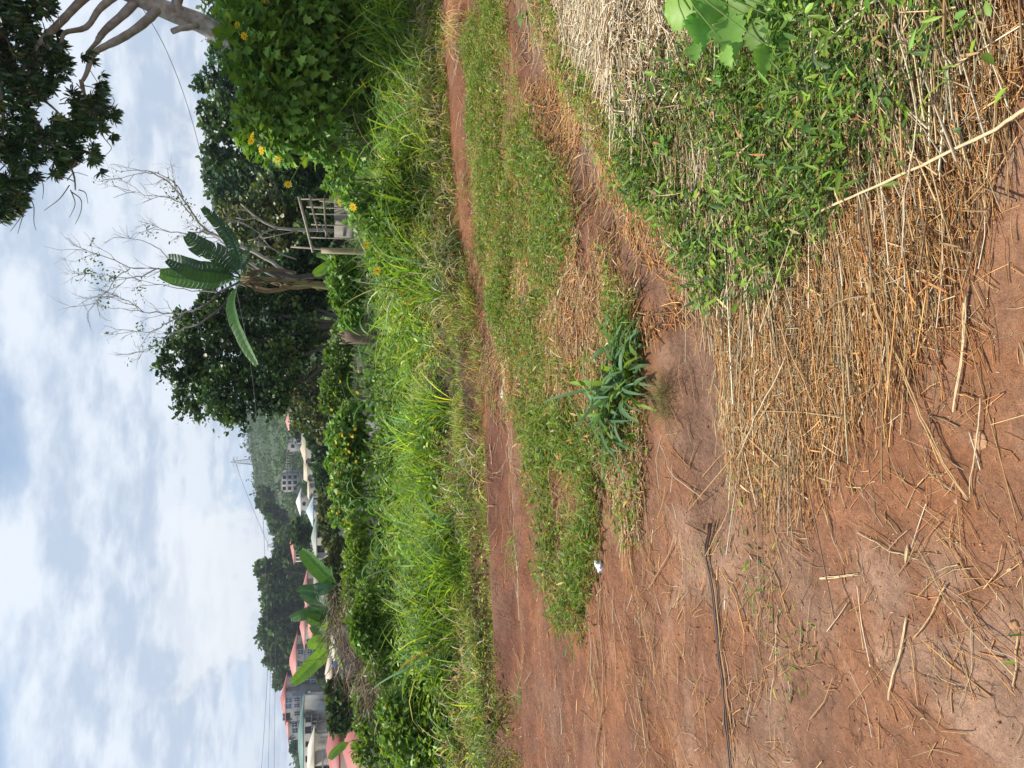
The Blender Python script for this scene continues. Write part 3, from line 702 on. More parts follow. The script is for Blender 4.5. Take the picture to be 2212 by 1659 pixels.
def limbs(g, base, lobes, r0, k=6, col=(.2, .17, .13), wob=.06):
    base = np.asarray(base, float); top = np.mean([c for c, R in lobes], 0)
    H = top[2] - base[2]; fork = base + np.array([(top[0] - base[0]) * .5, (top[1] - base[1]) * .5, H * .45])
    pts = [base + (fork - base) * t + np.array([math.sin(t * 5) * wob * H * .3, 0, 0]) for t in np.linspace(0, 1, 5)]
    g.tube(pts, np.linspace(r0, r0 * .7, 5), k, col)
    for c, R in lobes:
        pp = [fork * (1 - t) + np.asarray(c) * t + np.array([0, 0, .12 * H * math.sin(t * PI) * (-1 if c[2] < top[2] else .3)]) + rng.normal(0, wob * R * .3, 3) * (0 < t < 1) for t in np.linspace(0, 1, 5)]
        g.tube(pp, np.linspace(r0 * .55, r0 * .12, 5), 5, col)
        for q in range(4):
            d = rdir(1, -.1, .9)[0]; g.tube([pp[3], pp[3] + d * R * .45 + rng.normal(0, .05 * R, 3), pp[3] + d * R * .85], [r0 * .16, r0 * .1, r0 * .04], 4, col)

def tree(name, label, L, D, per, clump, size, cols, w, group=None, r0=None, cat='tree', basex=None, leaf=1., mat=None, vert=1., trunk_col=(.2, .17, .13), sink=.3):
    lobes = lobes_px(L, D)
    top = np.mean([c for c, R in lobes], 0)
    bx = top[0] if basex is None else at(700, basex, D)[0]
    base = np.array([bx, D, float(Hgt(bx, D, False)) - sink])
    t = empty(name, base, label, cat, group)
    g = Geo(); limbs(g, base, lobes, r0 or lobes[0][1] * .12, col=trunk_col); part('trunk', g, M_TWIG, t, base, True)
    g = Geo(); crown(g, lobes, per, clump, leaf, size, cols, w, vert=vert); part('crown', g, mat or M_DARKLEAF, t, base)
    return t

TD = [np.array([.050, .105, .034]), np.array([.08, .145, .042]), np.array([.034, .075, .028]), np.array([.12, .18, .05])]
OL = [np.array([.12, .15, .04]), np.array([.09, .13, .04]), np.array([.15, .16, .05]), np.array([.07, .10, .035])]

# dense round tree behind the banana plant
tree('dense_tree', 'dense round dark green tree with feathery outline left of the big banana plant',
     [(500, 760, 105, 0), (430, 720, 62, .8), (395, 775, 48, -.5), (425, 850, 58, 0), (500, 850, 70, -1), (585, 790, 75, -1), (560, 700, 70, .8), (590, 860, 38, -.6), (650, 740, 60, 0), (470, 660, 42, 1.2), (500, 890, 26, 0), (560, 640, 45, 1.4), (640, 670, 48, 1.0)],
     30, 105, 34, .17, TD, [4, 4, 3, 2], r0=.22, basex=640, trunk_col=(.12, .10, .08))
# background trees on the right
RB = 'background trees to the right of the banana plant'
tree('tall_tree', 'tall dark tree topping the wood right of the bare tree, behind the flowering bush', [(560, 230, 90), (480, 190, 52), (470, 260, 42), (500, 320, 60), (600, 330, 75), (600, 150, 75), (520, 130, 55)], 46, 95, 26, .30, TD, [4, 3, 4, 1], RB, .35)
tree('tall_tree', 'dark tree partly hidden behind the leaning pale trunk at the right end of the wood', [(560, 50, 80), (490, 90, 45), (500, 10, 55), (520, -60, 60), (600, -60, 70), (600, 120, 60)], 50, 80, 24, .32, TD, [3, 4, 3, 2], RB, .35)
tree('haze_tinted_tree', 'paler blue green tree poking up between the dark tall trees and the cable', [(475, 375, 36), (500, 420, 40), (540, 390, 50), (460, 350, 22), (495, 450, 26)], 70, 80, 22, .38, [np.array([.05, .11, .05]), np.array([.07, .14, .06])], [1, 1], RB, .3)  # distance haze is put into the bluer leaf colours
tree('olive_tree', 'olive brown tree with see-through crown behind the bare sapling and wooden frame', [(580, 480, 80), (525, 470, 55), (600, 410, 60), (620, 560, 60), (560, 560, 52), (660, 430, 60), (640, 500, 50)], 36, 75, 24, .22, OL, [4, 3, 2, 2], RB, .22)
tree('dark_tree', 'low dark green tree filling the gap below the tall trees', [(650, 300, 70), (660, 220, 60), (640, 380, 60), (690, 350, 60)], 34, 80, 24, .22, TD, [4, 3, 4, 1], RB, .25)
tree('dark_tree', 'low dark tree whose foliage closes the gap behind the banana stem', [(650, 600, 55), (680, 560, 45), (690, 640, 45), (600, 610, 40), (700, 500, 50)], 32, 75, 24, .20, TD, [3, 3, 4, 1], RB, .22)
tree('olive_tree', 'olive green tree in the valley at the foot of the dense round tree', [(650, 870, 36), (665, 905, 34), (640, 830, 30), (690, 880, 40), (690, 820, 40), (700, 930, 30)], 55, 70, 22, .26, OL, [4, 3, 2, 2], None, .25, sink=3)

# trees in the valley and on the hill, one by one
VG = 'trees scattered among the valley houses'
VT = [
 ('round_tree', 'round very dark mango tree beside the two storey house with red roof', [(648, 1152, 24), (640, 1140, 18), (665, 1150, 22), (655, 1170, 18)], 150, TD, [3, 1, 4, 0.3]),
 ('dark_tree', 'wide dark tree in front of the long cream roofs', [(702, 1010, 27), (696, 985, 20), (700, 1045, 22), (712, 1030, 22), (710, 975, 20), (718, 1060, 16)], 90, TD, [4, 2, 4, .5]),
 ('dark_tree', 'dark tree just left of the valley house on posts', [(682, 940, 17), (695, 930, 16), (680, 955, 13), (698, 955, 16)], 95, TD, [4, 2, 4, .5]),
 ('scrubby_tree', 'scrubby olive tree between the round mango and the wide dark tree', [(712, 1100, 20), (706, 1130, 17), (716, 1140, 18), (716, 1170, 15), (702, 1085, 14)], 85, OL, [3, 4, 2, 2]),
 ('bushy_tree', 'rounded dark green bushy tree below the beige roofed house', [(738, 1520, 30), (728, 1490, 21), (732, 1560, 23), (757, 1520, 28), (752, 1558, 22), (754, 1480, 20)], 42, [TD[0], TD[1], OL[1]], [3, 3, 2]),
 ('scrubby_tree', 'low scrub tree in front of the green roofed cream house', [(728, 1180, 20), (724, 1215, 18), (722, 1250, 18), (728, 1290, 18), (730, 1330, 16)], 60, OL, [3, 4, 2, 2]),
 ('hill_tree', 'clump topped tree on the skyline left of the pylon', [(592, 1110, 16), (580, 1100, 10), (600, 1135, 12), (610, 1120, 14)], 330, TD, [3, 3, 3, 1]),
 ('hill_tree', 'tree with gappy crown on the skyline over the white roofed house', [(576, 1070, 12), (566, 1060, 7), (562, 1085, 8), (585, 1080, 9)], 420, TD, [3, 3, 3, 1]),
 ('hill_tree', 'dark crown on the skyline over the round mango tree', [(620, 1160, 17), (604, 1170, 9), (632, 1150, 14), (640, 1175, 14)], 300, TD, [3, 3, 3, 1]),
 ('hill_tree', 'full dark tree directly behind the two storey house with red roof', [(615, 1190, 20), (630, 1180, 18), (600, 1195, 10), (640, 1215, 20), (625, 1225, 16)], 280, TD, [3, 3, 3, 1]),
 ('grove_tree', 'rightmost tall tree of the grove above the pink roofed houses', [(585, 1235, 28), (570, 1225, 16), (600, 1260, 26), (625, 1245, 28), (640, 1270, 24), (580, 1262, 18)], 260, TD, [3, 3, 4, 1]),
 ('grove_tree', 'tall tree with open crown second from the right in the grove', [(592, 1290, 24), (605, 1275, 24), (625, 1300, 26), (650, 1290, 22), (582, 1305, 14)], 270, TD, [3, 3, 4, 1]),
 ('grove_tree', 'tree with open top in the middle of the grove on the rise', [(598, 1330, 26), (585, 1345, 16), (620, 1330, 26), (645, 1325, 22), (588, 1318, 16)], 265, TD, [3, 3, 4, 1]),
 ('grove_tree', 'highest tree of the grove, its top reaching the power cable', [(582, 1372, 24), (572, 1365, 13), (600, 1385, 24), (625, 1370, 26), (648, 1380, 22)], 275, TD, [3, 3, 4, 1]),
 ('grove_tree', 'dense tree of the grove just behind the long roof of the grey block', [(598, 1412, 22), (590, 1425, 16), (615, 1410, 24), (635, 1412, 22)], 280, TD, [3, 3, 4, 1]),
 ('grove_tree', 'low leftmost tree of the grove behind the grey block tower', [(608, 1455, 14), (602, 1470, 12), (612, 1445, 13), (618, 1462, 12)], 290, TD, [3, 3, 4, 1]),
 ('small_tree', 'small round tree peeping over the green roof', [(641, 1612, 8), (637, 1618, 6), (645, 1606, 6)], 330, TD, [3, 3, 4, 1]),
 ('small_tree', 'low green tree in front of the pink roofed houses', [(692, 1330, 18), (700, 1345, 16), (690, 1310, 14)], 150, [TD[1], OL[1]], [1, 1]),
 ('small_tree', 'small tree standing between the grey block and the beige roof', [(686, 1440, 12), (690, 1425, 10), (693, 1455, 10)], 170, [TD[1], OL[1]], [1, 1]),
 ('palm_like_tree', 'pale green spiky tree below the balconies of the green roofed building', [(700, 1615, 10), (705, 1625, 8), (703, 1605, 8)], 130, [TD[3], OL[1]], [1, 1]),
 ('dark_tree', 'dark tree at the right foot of the grey hillside shell building', [(655, 920, 16), (648, 905, 12), (640, 930, 12)], 200, TD, [3, 3, 3, 1]),
]
for nm, lb, L, D, cols, w in VT:
    far = D > 120
    tree(nm, lb, L, D, 34 if far else 60, 18 if far else 22, .0062 * D if D > 200 else .0058 * D, cols, w[:len(cols)], VG if D < 250 else 'trees on the rise and the skyline', mat=M_FARLEAF, sink=D * .02)

# leaning pale trunk tree on the right
def big_tree():
    base = np.array([at(700, 1460 - 1500, 13)[0] * 0 + at(640, 150, 13.2)[0], 13.2, 0.]); base[2] = float(Hgt(base[0], base[1])) - .1
    base = at(760, 165, 13.2); base[2] = float(Hgt(base[0], base[1])) - .1
    t = empty('leaning_tree', base, 'tall tree with leaning pale grey trunk and dark drooping foliage overhead at right', 'tree')
    col = (.36, .33, .29)
    LP = {'trunk': ([(700, 150, 13.2), (529, 97, 13), (480, 75, 13), (430, 48, 12.9), (380, 30, 12.8), (335, 12, 12.7), (300, -4, 12.6), (265, -20, 12.5), (200, -60, 12.4), (120, -90, 12.3)], (.19, .165, .155, .15, .145, .13, .125, .12, .11, .09)),
          }
    g = Geo(); P = [at(*p) for p in LP['trunk'][0]]; g.tube(P, LP['trunk'][1], 10, col)
    g.tube([at(440, 52, 12.9), at(400, 36, 12.8), at(380, 12, 12.7), at(390, -20, 12.6)], [.11, .10, .09, .08], 8, col)
    g.tube([at(425, 55, 12.8), at(405, 60, 12.7), at(388, 62, 12.65), at(372, 68, 12.6)], [.055, .05, .045, .045], 7, col)
    part('trunk', g, M_BARK, t, base, True)
    B = [([(345, 14, 12.7), (325, 40, 12.6), (300, 65, 12.5), (265, 85, 12.3), (232, 95, 12.2), (208, 120, 12.1), (190, 150, 12), (175, 172, 12)], .085),
         ([(300, -4, 12.6), (270, 30, 12.5), (240, 62, 12.4), (215, 84, 12.3), (200, 95, 12.2), (190, 110, 12.2)], .08),
         ([(265, -20, 12.5), (232, 0, 12.4), (205, 15, 12.3), (180, 50, 12.2), (155, 65, 12.1), (138, 90, 12), (128, 115, 12)], .065),
         ([(225, -40, 12.4), (190, 0, 12.3), (150, 30, 12.2), (130, 55, 12.1), (100, 95, 12), (75, 125, 12), (40, 160, 11.9), (0, 185, 11.9), (-40, 210, 11.9)], .075),
         ([(180, -70, 12.4), (150, -20, 12.3), (90, 8, 12.2), (40, 30, 12), (-20, 60, 12)], .08),
         ([(100, 95, 12), (70, 150, 12), (52, 190, 12.1), (60, 235, 12.1), (78, 262, 12.2), (78, 310, 12.2), (72, 360, 12.2), (50, 400, 12.2), (35, 440, 12.3)], .05),
         ([(78, 262, 12.2), (105, 300, 12.4), (135, 340, 12.4), (152, 385, 12.5), (160, 410, 12.5)], .03),
         ([(175, 172, 12), (172, 210, 12.1), (188, 240, 12.2), (205, 265, 12.2)], .035),
         ([(0, 185, 11.9), (5, 240, 12), (0, 290, 12.1), (20, 340, 12.2)], .035),
         ([(52, 190, 12.1), (100, 210, 12.3), (125, 235, 12.4), (150, 265, 12.4), (165, 310, 12.5)], .025)]
    lp = []
    for P, r in B:
        P = np.array([at(*p) for p in P]); P[1:] += rng.normal(0, .035, P[1:].shape)
        # resample smoothly
        tt = np.linspace(0, len(P) - 1, len(P) * 3); Q = np.stack([np.interp(tt, np.arange(len(P)), P[:, k]) for k in range(3)], 1)
        for _ in range(2): Q[1:-1] = (Q[:-2] + 2 * Q[1:-1] + Q[2:]) / 4
        g = Geo(); g.tube(Q, np.linspace(r * .92, r * .3, len(Q)) * rng.uniform(.93, 1.08, len(Q)), 8, (.27, .25, .22)); part('branch', g, M_BARK, t, base, True); lp.append(Q)
    lpts = np.vstack(lp)
    # hanging bare twigs
    g = Geo()
    def twig(P, r=.009):
        P = np.array([at(*p) for p in P]); tt = np.linspace(0, len(P) - 1, len(P) * 3); Q = np.stack([np.interp(tt, np.arange(len(P)), P[:, k]) for k in range(3)], 1)
        for _ in range(2): Q[1:-1] = (Q[:-2] + 2 * Q[1:-1] + Q[2:]) / 4
        g.tube(Q, np.linspace(r, r * .4, len(Q)), 5, (.2, .18, .16))
    for P in ([(50, 405), (65, 425), (55, 455), (30, 490), (22, 500)], [(52, 415), (75, 440), (72, 480), (78, 498)], [(60, 430), (48, 470), (38, 505)], [(150, 400), (130, 430), (95, 455)],
              [(152, 410), (165, 440), (150, 470)], [(155, 415), (178, 430), (175, 460), (162, 485)], [(165, 180), (190, 210), (215, 225), (232, 250)], [(215, 215), (240, 235), (250, 215), (232, 200)],
              [(205, 265), (225, 300), (245, 320), (228, 335)], [(170, 410), (186, 415), (190, 440)], [(145, 390), (160, 370), (190, 380)], [(78, 360), (95, 400), (92, 430)]):
        twig([(a, b, 12.3) for a, b in P])
    # leaf rosettes
    OUT = np.array([(-170, 520), (20, 478), (50, 445), (62, 400), (95, 372), (120, 385), (165, 345), (190, 372), (222, 388), (212, 340), (205, 315), (240, 300), (262, 255), (225, 215), (222, 165), (190, 108), (150, 140), (140, 100), (128, 60), (118, 0), (100, -170), (-170, -170)], float)
    n = 5600; X = rng.uniform(-170, 265, n); Y = rng.uniform(-170, 520, n)
    m = inpoly(X, Y, OUT) & (fbm(X * .022, Y * .022, 901, 3) > np.where((X < 130) & (Y < 140), .36, .42)); X, Y = X[m], Y[m]; n = len(X)
    D_ = rng.uniform(11.2, 14.2, n)
    C = np.array([at(X[i], Y[i], D_[i]) for i in range(n)])
    tone = jit(mixcols(n, [(.032, .075, .026), (.024, .055, .022), (.05, .10, .03), (.09, .12, .03)], [4, 4, 2, 1]), n, .2, .08)
    red = rng.random(n) < .012; tone[red] = (.22, .06, .03)
    d = rdir(n, -.9, .3); d[:, 0] -= .3; d /= np.linalg.norm(d, axis=1)[:, None]
    for i in range(0, n, 4):
        q = lpts[np.argmin(((lpts - C[i]) ** 2).sum(1))]; v = q - C[i]; l = np.linalg.norm(v); e = C[i] + v / l * min(l, .55)
        g.tube([e, (e + C[i]) / 2 + rng.normal(0, .03, 3), C[i]], [.009, .007, .005], 4, (.2, .18, .15), False)
    part('twigs', g, M_TWIG, t, base)
    k = 11; F = frames(d, rng.uniform(0, 6, n)); A = np.repeat(F, k, 0)
    ang = np.tile(np.arange(k) * 2 * PI / k, n) + rng.normal(0, .25, n * k); op = rng.uniform(.5, 1.35, n * k)
    loc = np.stack([np.cos(op), np.sin(op) * np.cos(ang), np.sin(op) * np.sin(ang)], 1)
    D2 = np.einsum('nij,nj->ni', A, loc); D2[:, 2] -= .35
    ln = rng.uniform(.09, .16, n * k)
    g = Geo(); inst(g, OVAL_V, OVAL_F, np.repeat(C, k, 0), frames(D2, rng.normal(0, .4, n * k)), np.stack([ln, ln * .62, ln], 1), jit(np.repeat(tone, k, 0), n * k, .15, .05))
    part('crown', g, M_DARKLEAF, t, base)
big_tree()

# bare tree behind the banana
def bare_tree():
    D = 26
    base = at(720, 590, D); base[2] = float(Hgt(base[0], base[1], False)) - .3
    t = empty('bare_tree', base, 'tall nearly leafless tree with fine grey twigs against the sky behind the banana plant', 'tree')
    L = [([(640, 600), (583, 562), (520, 530), (474, 514), (440, 492), (419, 474), (397, 427), (361, 387), (317, 369), (290, 368)], .085),
         ([(419, 474), (395, 440), (360, 424), (320, 424), (280, 412)], .03), ([(397, 427), (385, 400), (350, 375), (310, 372), (262, 385)], .03),
         ([(520, 560), (485, 587), (434, 583), (383, 580), (339, 580), (281, 580), (240, 560), (186, 540)], .055), ([(339, 580), (300, 600), (260, 600), (200, 590)], .03),
         ([(474, 631), (419, 627), (360, 620), (300, 605)], .03), ([(440, 660), (397, 678), (350, 676), (310, 674), (260, 668), (230, 664)], .04), ([(430, 700), (400, 705), (368, 722), (335, 745), (310, 758)], .035),
         ([(397, 678), (360, 700), (320, 720), (290, 715)], .03), ([(440, 500), (400, 505), (350, 500), (330, 485)], .03), ([(383, 580), (350, 540), (310, 520), (285, 515)], .025), ([(310, 674), (280, 650), (250, 640)], .02),
         ([(640, 560), (590, 545), (560, 500), (520, 480)], .03), ([(600, 600), (520, 560), (480, 520), (450, 505)], .05), ([(281, 580), (250, 600), (220, 640), (205, 655)], .02)]
    g = Geo(); tips = []
    def grow(p, d, l, r, lev):
        Q = [p]; dd = d.copy()
        for _ in range(3):
            dd = dd + rng.normal(0, .16, 3); dd[2] += .05; dd /= np.linalg.norm(dd); Q.append(Q[-1] + dd * l / 3)
        g.tube(Q, np.linspace(r, r * .55, 4), 4, (.30, .27, .25), False)
        if lev > 0:
            for q in range(rng.integers(2, 4)):
                s = Q[rng.integers(1, 4)]; nd = dd + rng.normal(0, .55, 3) * np.array([1, .5, .8]); nd /= np.linalg.norm(nd); grow(s, nd, l * .68, r * .62, lev - 1)
        else: tips.append(Q[-1])
    for P, r in L:
        dj = rng.uniform(-.8, .8); P = np.array([at(a, b, D + dj * i / len(P)) for i, (a, b) in enumerate(P)])
        tt = np.linspace(0, len(P) - 1, len(P) * 3); Q = np.stack([np.interp(tt, np.arange(len(P)), P[:, k]) for k in range(3)], 1)
        for _ in range(2): Q[1:-1] = (Q[:-2] + 2 * Q[1:-1] + Q[2:]) / 4
        Q[1:-1] += rng.normal(0, .02, Q[1:-1].shape)
        g.tube(Q, np.linspace(r * .8, max(.008, r * .18), len(Q)), 6, (.36, .32, .29))
        for i in range(len(Q) // 4, len(Q)):
            if rng.random() < .36:
                T = Q[i] - Q[i - 1]; T /= np.linalg.norm(T); nd = T + rng.normal(0, .6, 3) * np.array([1, .4, .7]); nd /= np.linalg.norm(nd)
                grow(Q[i], nd, rng.uniform(.35, .75), .010, 2 if rng.random() < .5 else 1)
        grow(Q[-1], (Q[-1] - Q[-3]) / np.linalg.norm(Q[-1] - Q[-3]), .5, .012, 2)
    tr = [base, at(680, 595, D), at(640, 600, D), at(590, 590, D), at(540, 575, D), at(520, 560, D)]
    g.tube(tr, [.10, .095, .09, .08, .065, .05], 8, (.09, .07, .055))
    for q in ((560, 580, 474, 631), (474, 631, 440, 660), (500, 640, 430, 700)):
        a, b = at(q[0], q[1], D), at(q[2], q[3], D); g.tube([a, (a + b) / 2 + np.array([0, 0, -.1]), b], [.045, .04, .035], 6, (.1, .08, .065))
    part('trunk', g, M_TWIG, t, base)
    tips = np.array(tips); sel = tips[rng.random(len(tips)) < .03]; n = len(sel); k = 8
    g = Geo(); c = np.repeat(sel, k, 0) + rng.normal(0, .10, (n * k, 3))
    cen = [(365, 395), (375, 435), (200, 560), (190, 590), (240, 600), (320, 500), (300, 710), (420, 480), (445, 500), (400, 445), (215, 600), (225, 650), (330, 745), (300, 630), (355, 600)]
    for X, Y in cen: c = np.vstack([c, at(X, Y, D) + rng.normal(0, .13, (34, 3))])
    m = len(c); s = rng.uniform(.07, .13, m)
    inst(g, OVAL_V, OVAL_F, c, frames(rdir(m, -.9, .3), rng.normal(0, .5, m)), s, jit(mixcols(m, [TD[1], TD[3]], [1, 1]), m, .2))
    part('foliage', g, M_DARKLEAF, t, base)
bare_tree()

# bare sapling by the frame
def sapling():
    D = 19; base = at(720, 497, D); base[2] = float(Hgt(base[0], base[1], False)) - .2
    t = empty('bare_sapling', base, 'thin forked leafless sapling standing behind the wooden frame', 'sapling')
    g = Geo(); col = (.34, .30, .26)
    for P, r in (([(725, 499), (700, 497), (650, 497), (600, 493), (570, 480), (545, 462), (520, 440)], .05), ([(600, 493), (575, 500), (555, 515), (535, 520)], .025), ([(570, 480), (550, 470), (530, 475), (510, 470)], .02), ([(650, 497), (600, 508), (570, 515)], .02), ([(545, 462), (530, 455), (515, 452)], .012)):
        g.tube([at(a, b, D) for a, b in P], np.linspace(r, r * .4, len(P)), 6, col)
    g.tube([base, at(725, 499, D)], [.055, .05], 6, col)
    part('trunk', g, M_TWIG, t, base)
sapling()

# ---------------------------------------------------------------- banana plants
def banana_leaf(P, hw, face, col, ragged=.3, fold=.35, n=40, peti=.12):
    P = np.asarray(P, float); tt = np.linspace(0, len(P) - 1, n + 1); Q = np.stack([np.interp(tt, np.arange(len(P)), P[:, k]) for k in range(3)], 1)
    for _ in range(4): Q[1:-1] = (Q[:-2] + 2 * Q[1:-1] + Q[2:]) / 4
    T = np.gradient(Q, axis=0); T /= np.linalg.norm(T, axis=1)[:, None]
    S = np.cross(np.asarray(face, float), T); S /= np.linalg.norm(S, axis=1)[:, None] + 1e-9; Nn = np.cross(T, S)
    t = np.linspace(0, 1, n + 1); w = np.where(t < peti, .04, np.minimum(1, ((t - peti) / .16 + .15)) * np.sqrt(np.clip(1 - ((t - .35) / .68).clip(0) ** 2.4, 0, 1)) + .01) * hw
    g = Geo(); col = np.asarray(col, float)
    Lseg = np.linalg.norm(Q[1] - Q[0])
    for sg in (1, -1):
        drop = 0.; left = 0; shr = 1.
        for i in range(n):
            gap = False
            if left <= 0:      # next strip of blade between two tears
                left = int(rng.integers(1, 6) if rng.random() < ragged else rng.integers(5, 12)); drop = rng.uniform(-.2, .2) + ragged * rng.uniform(-.3, 1.2); shr = 1 - ragged * rng.uniform(0, .45); gap = ragged > .3 and t[i] > peti
            left -= 1; torn = gap
            w0, w1 = w[i], w[i + 1]
            e0 = Q[i] + sg * S[i] * w0 + Nn[i] * fold * w0 * (1 - drop); e1 = Q[i + 1] + sg * S[i + 1] * w1 + Nn[i + 1] * fold * w1 * (1 - drop)
            q_ = Q[i]; e0 = q_ + (e0 - q_) * shr; e1 = Q[i + 1] + (e1 - Q[i + 1]) * shr
            slant = T[i] * w0 * .25; e0 = e0 + slant; e1 = e1 + slant
            m0 = Q[i] + sg * S[i] * w0 * .5 + Nn[i] * fold * w0 * .62; m1 = Q[i + 1] + sg * S[i + 1] * w1 * .5 + Nn[i + 1] * fold * w1 * .62
            if torn:
                c = (e0 + e1) / 2 + rng.normal(0, .02, 3) * hw * 3; e0 = c + (e0 - c) * .55; e1 = c + (e1 - c) * .55
                c = (m0 + m1) / 2; m0 = c + (m0 - c) * .85; m1 = c + (m1 - c) * .85
            rp = (.012 * hw * 4) * (-1 if i % 2 else 1)
            cc = jit(col, 1, .06, .03)[0]
            g.add([Q[i], Q[i + 1], m1 + Nn[i] * rp, m0, e1, e0], [(0, 1, 2, 3), (3, 2, 4, 5)] if sg > 0 else [(3, 2, 1, 0), (5, 4, 2, 3)], cc)
    g.tube(Q[:int(n * .95)], np.linspace(hw * .09, hw * .02, int(n * .95)), 5, col * 1.5 + .03)
    return g

def banana(label, D, stem, leaves, rs, group='banana plants', cat='banana plant', bunch=False, stemcol=(.30, .27, .10)):
    base = at(stem[0][0], stem[0][1], D); base[2] = min(base[2], float(Hgt(base[0], base[1], False)) - .05)
    t = empty('banana_plant', base, label, cat, group)
    P = [base] + [at(a, b, D) for a, b in stem]
    g = Geo(); g.tube(P, np.linspace(rs, rs * .6, len(P)), 9, stemcol)
    if bunch:   # dry sheaths hanging along the stem
        for i in range(26):
            p = P[1] + (P[-1] - P[1]) * rng.uniform(.05, .95); q = p + np.array([rng.uniform(-.13, .13), rng.uniform(-.1, .1), -rng.uniform(.15, .4)])
            g.tube([p, (p + q) / 2 + rng.normal(0, .03, 3), q], [.03, .035, .008], 4, (.22, .14, .07))
    part('pseudostem', g, M_WOOD if False else M_BANANA, t, base, True)
    for lf in leaves:
        pts, hw, face, col, rag = lf[:5]
        P = [at(a, b, D + dd) for a, b, dd in pts]
        part('leaf', banana_leaf(P, hw, face, col, rag), M_BANANA, t, base)
    if bunch:
        g = Geo()
        c0 = P = at(520, 605, D - .1)
        for i in range(60):
            d = rdir(1, -1, .5)[0]; p = c0 + d * .1 + np.array([0, 0, rng.uniform(-.25, .02)]); g.tube([p, p + np.array([d[0] * .08, d[1] * .05, -rng.uniform(.1, .3)])], [.018, .006], 4, (.20, .15, .09))
        part('dry_sheaths', g, M_TWIG, t, base)
    return t
CB = (.038, .095, .038); CB2 = (.085, .19, .05); CBY = (.24, .42, .07)
F_ = (0, -1, .15)
banana('big banana plant with tall stem and ragged dark leaves in front of the bare tree', 19, [(712, 618), (660, 613), (600, 606), (540, 602), (520, 603)],
       [([(525, 605, 0), (510, 625, -.2), (503, 660, -.4), (512, 700, -.5), (532, 745, -.6), (556, 788, -.7)], .21, (0, -.6, .8), CB2, .12),
        ([(525, 603, 0), (480, 603, .1), (430, 606, .2), (380, 600, .2), (345, 592, .1)], .25, (.2, -1, 0), CB2, .1),
        ([(525, 602, 0), (480, 590, -.1), (430, 585, -.3), (395, 572, -.4), (362, 558, -.3)], .25, (-.3, -1, 0), CB, .15),
        ([(522, 600, 0), (505, 580, -.2), (475, 555, -.4), (430, 530, -.5), (403, 507, -.5)], .27, (.3, -.8, .4), CB, .75),
        ([(525, 600, 0), (515, 560, .3), (500, 520, .5), (470, 480, .6), (438, 448, .5)], .19, (.3, -.8, .4), CB, .7),
        ([(530, 600, 0), (528, 580, -.2), (535, 550, -.3), (545, 530, -.3)], .16, (0, -.5, .8), CB, .6),
        ([(545, 604, -.05), (552, 622, -.15), (580, 628, -.2), (625, 624, -.2)], .07, (-.4, -1, .2), (.20, .13, .07), .5),
        ([(548, 600, -.05), (556, 588, -.15), (590, 582, -.2), (640, 588, -.2)], .06, (.4, -1, .2), (.16, .10, .055), .5),
        ([(600, 606, -.1), (606, 618, -.15), (640, 622, -.15), (675, 620, -.15)], .05, (-.4, -1, .2), (.22, .15, .08), .5)],
       .10, bunch=True)
banana('small young banana sucker with two pale leaves at the foot of the wooden frame', 17, [(722, 572)], [([(722, 572, 0), (705, 578, 0), (690, 588, -.05), (677, 593, -.1)], .115, (0, -1, .2), CBY, .03), ([(722, 568, 0), (712, 560, 0), (695, 552, 0), (683, 552, 0)], .08, (.3, -1, .2), (.2, .36, .12), .03)], .03)
banana('low banana plant with one long pale pointed leaf below the grey block', 13, [(745, 1392), (722, 1398)],
       [([(722, 1398, 0), (700, 1412, -.1), (680, 1430, -.2), (655, 1455, -.25), (632, 1477, -.3)], .125, (.3, -1, .1), CBY, .02),
        ([(722, 1395, 0), (705, 1388, 0), (685, 1386, 0), (664, 1395, -.1)], .12, (.2, -1, 0), CBY, .1),
        ([(722, 1394, 0), (705, 1375, .1), (690, 1365, .2), (672, 1352, .2)], .10, (-.3, -1, 0), CB2, .2),
        ([(722, 1400, 0), (730, 1420, -.1), (742, 1445, -.2)], .055, (0, -.5, 1), CBY, .05),
        ([(722, 1397, 0), (735, 1385, -.2), (755, 1378, -.3)], .05, (0, -.5, 1), CB2, .05)], .035)
banana('middle banana plant with several folded leaves below the pink roofed houses', 14, [(745, 1335), (722, 1338)],
       [([(722, 1338, 0), (705, 1342, 0), (690, 1345, 0), (664, 1332, -.1)], .14, (.3, -1, .2), CB2, .15),
        ([(722, 1336, 0), (700, 1330, 0), (670, 1320, 0), (650, 1328, 0), (628, 1336, .1)], .12, (-.2, -1, .1), CB2, .1),
        ([(722, 1334, 0), (700, 1310, .1), (680, 1295, .2), (650, 1282, .2)], .13, (.1, -1, .3), (.08, .19, .09), .2),
        ([(722, 1336, 0), (712, 1350, -.2), (700, 1368, -.3), (685, 1380, -.3)], .09, (.1, -1, .3), CBY, .2)], .035)
banana('rightmost of the low banana plants, one bright leaf leaning towards the red roofed house', 15, [(748, 1262), (728, 1262)],
       [([(728, 1262, 0), (710, 1248, 0), (688, 1228, 0), (668, 1205, 0), (651, 1188, 0)], .16, (-.3, -1, .1), (.12, .27, .05), .02),
        ([(728, 1264, 0), (705, 1268, 0), (680, 1275, .1), (645, 1272, .1)], .13, (.2, -1, .2), (.08, .19, .09), .2),
        ([(728, 1260, 0), (720, 1245, -.2), (716, 1225, -.4)], .06, (0, -.5, 1), CB2, .1)], .04)
banana('single banana leaf rising beside the red tiled roofs at the far left', 16, [(760, 1600)], [([(760, 1600, 0), (740, 1610, 0), (722, 1625, 0), (712, 1640, 0)], .09, (0, -1, .2), CBY, .03)], .03)

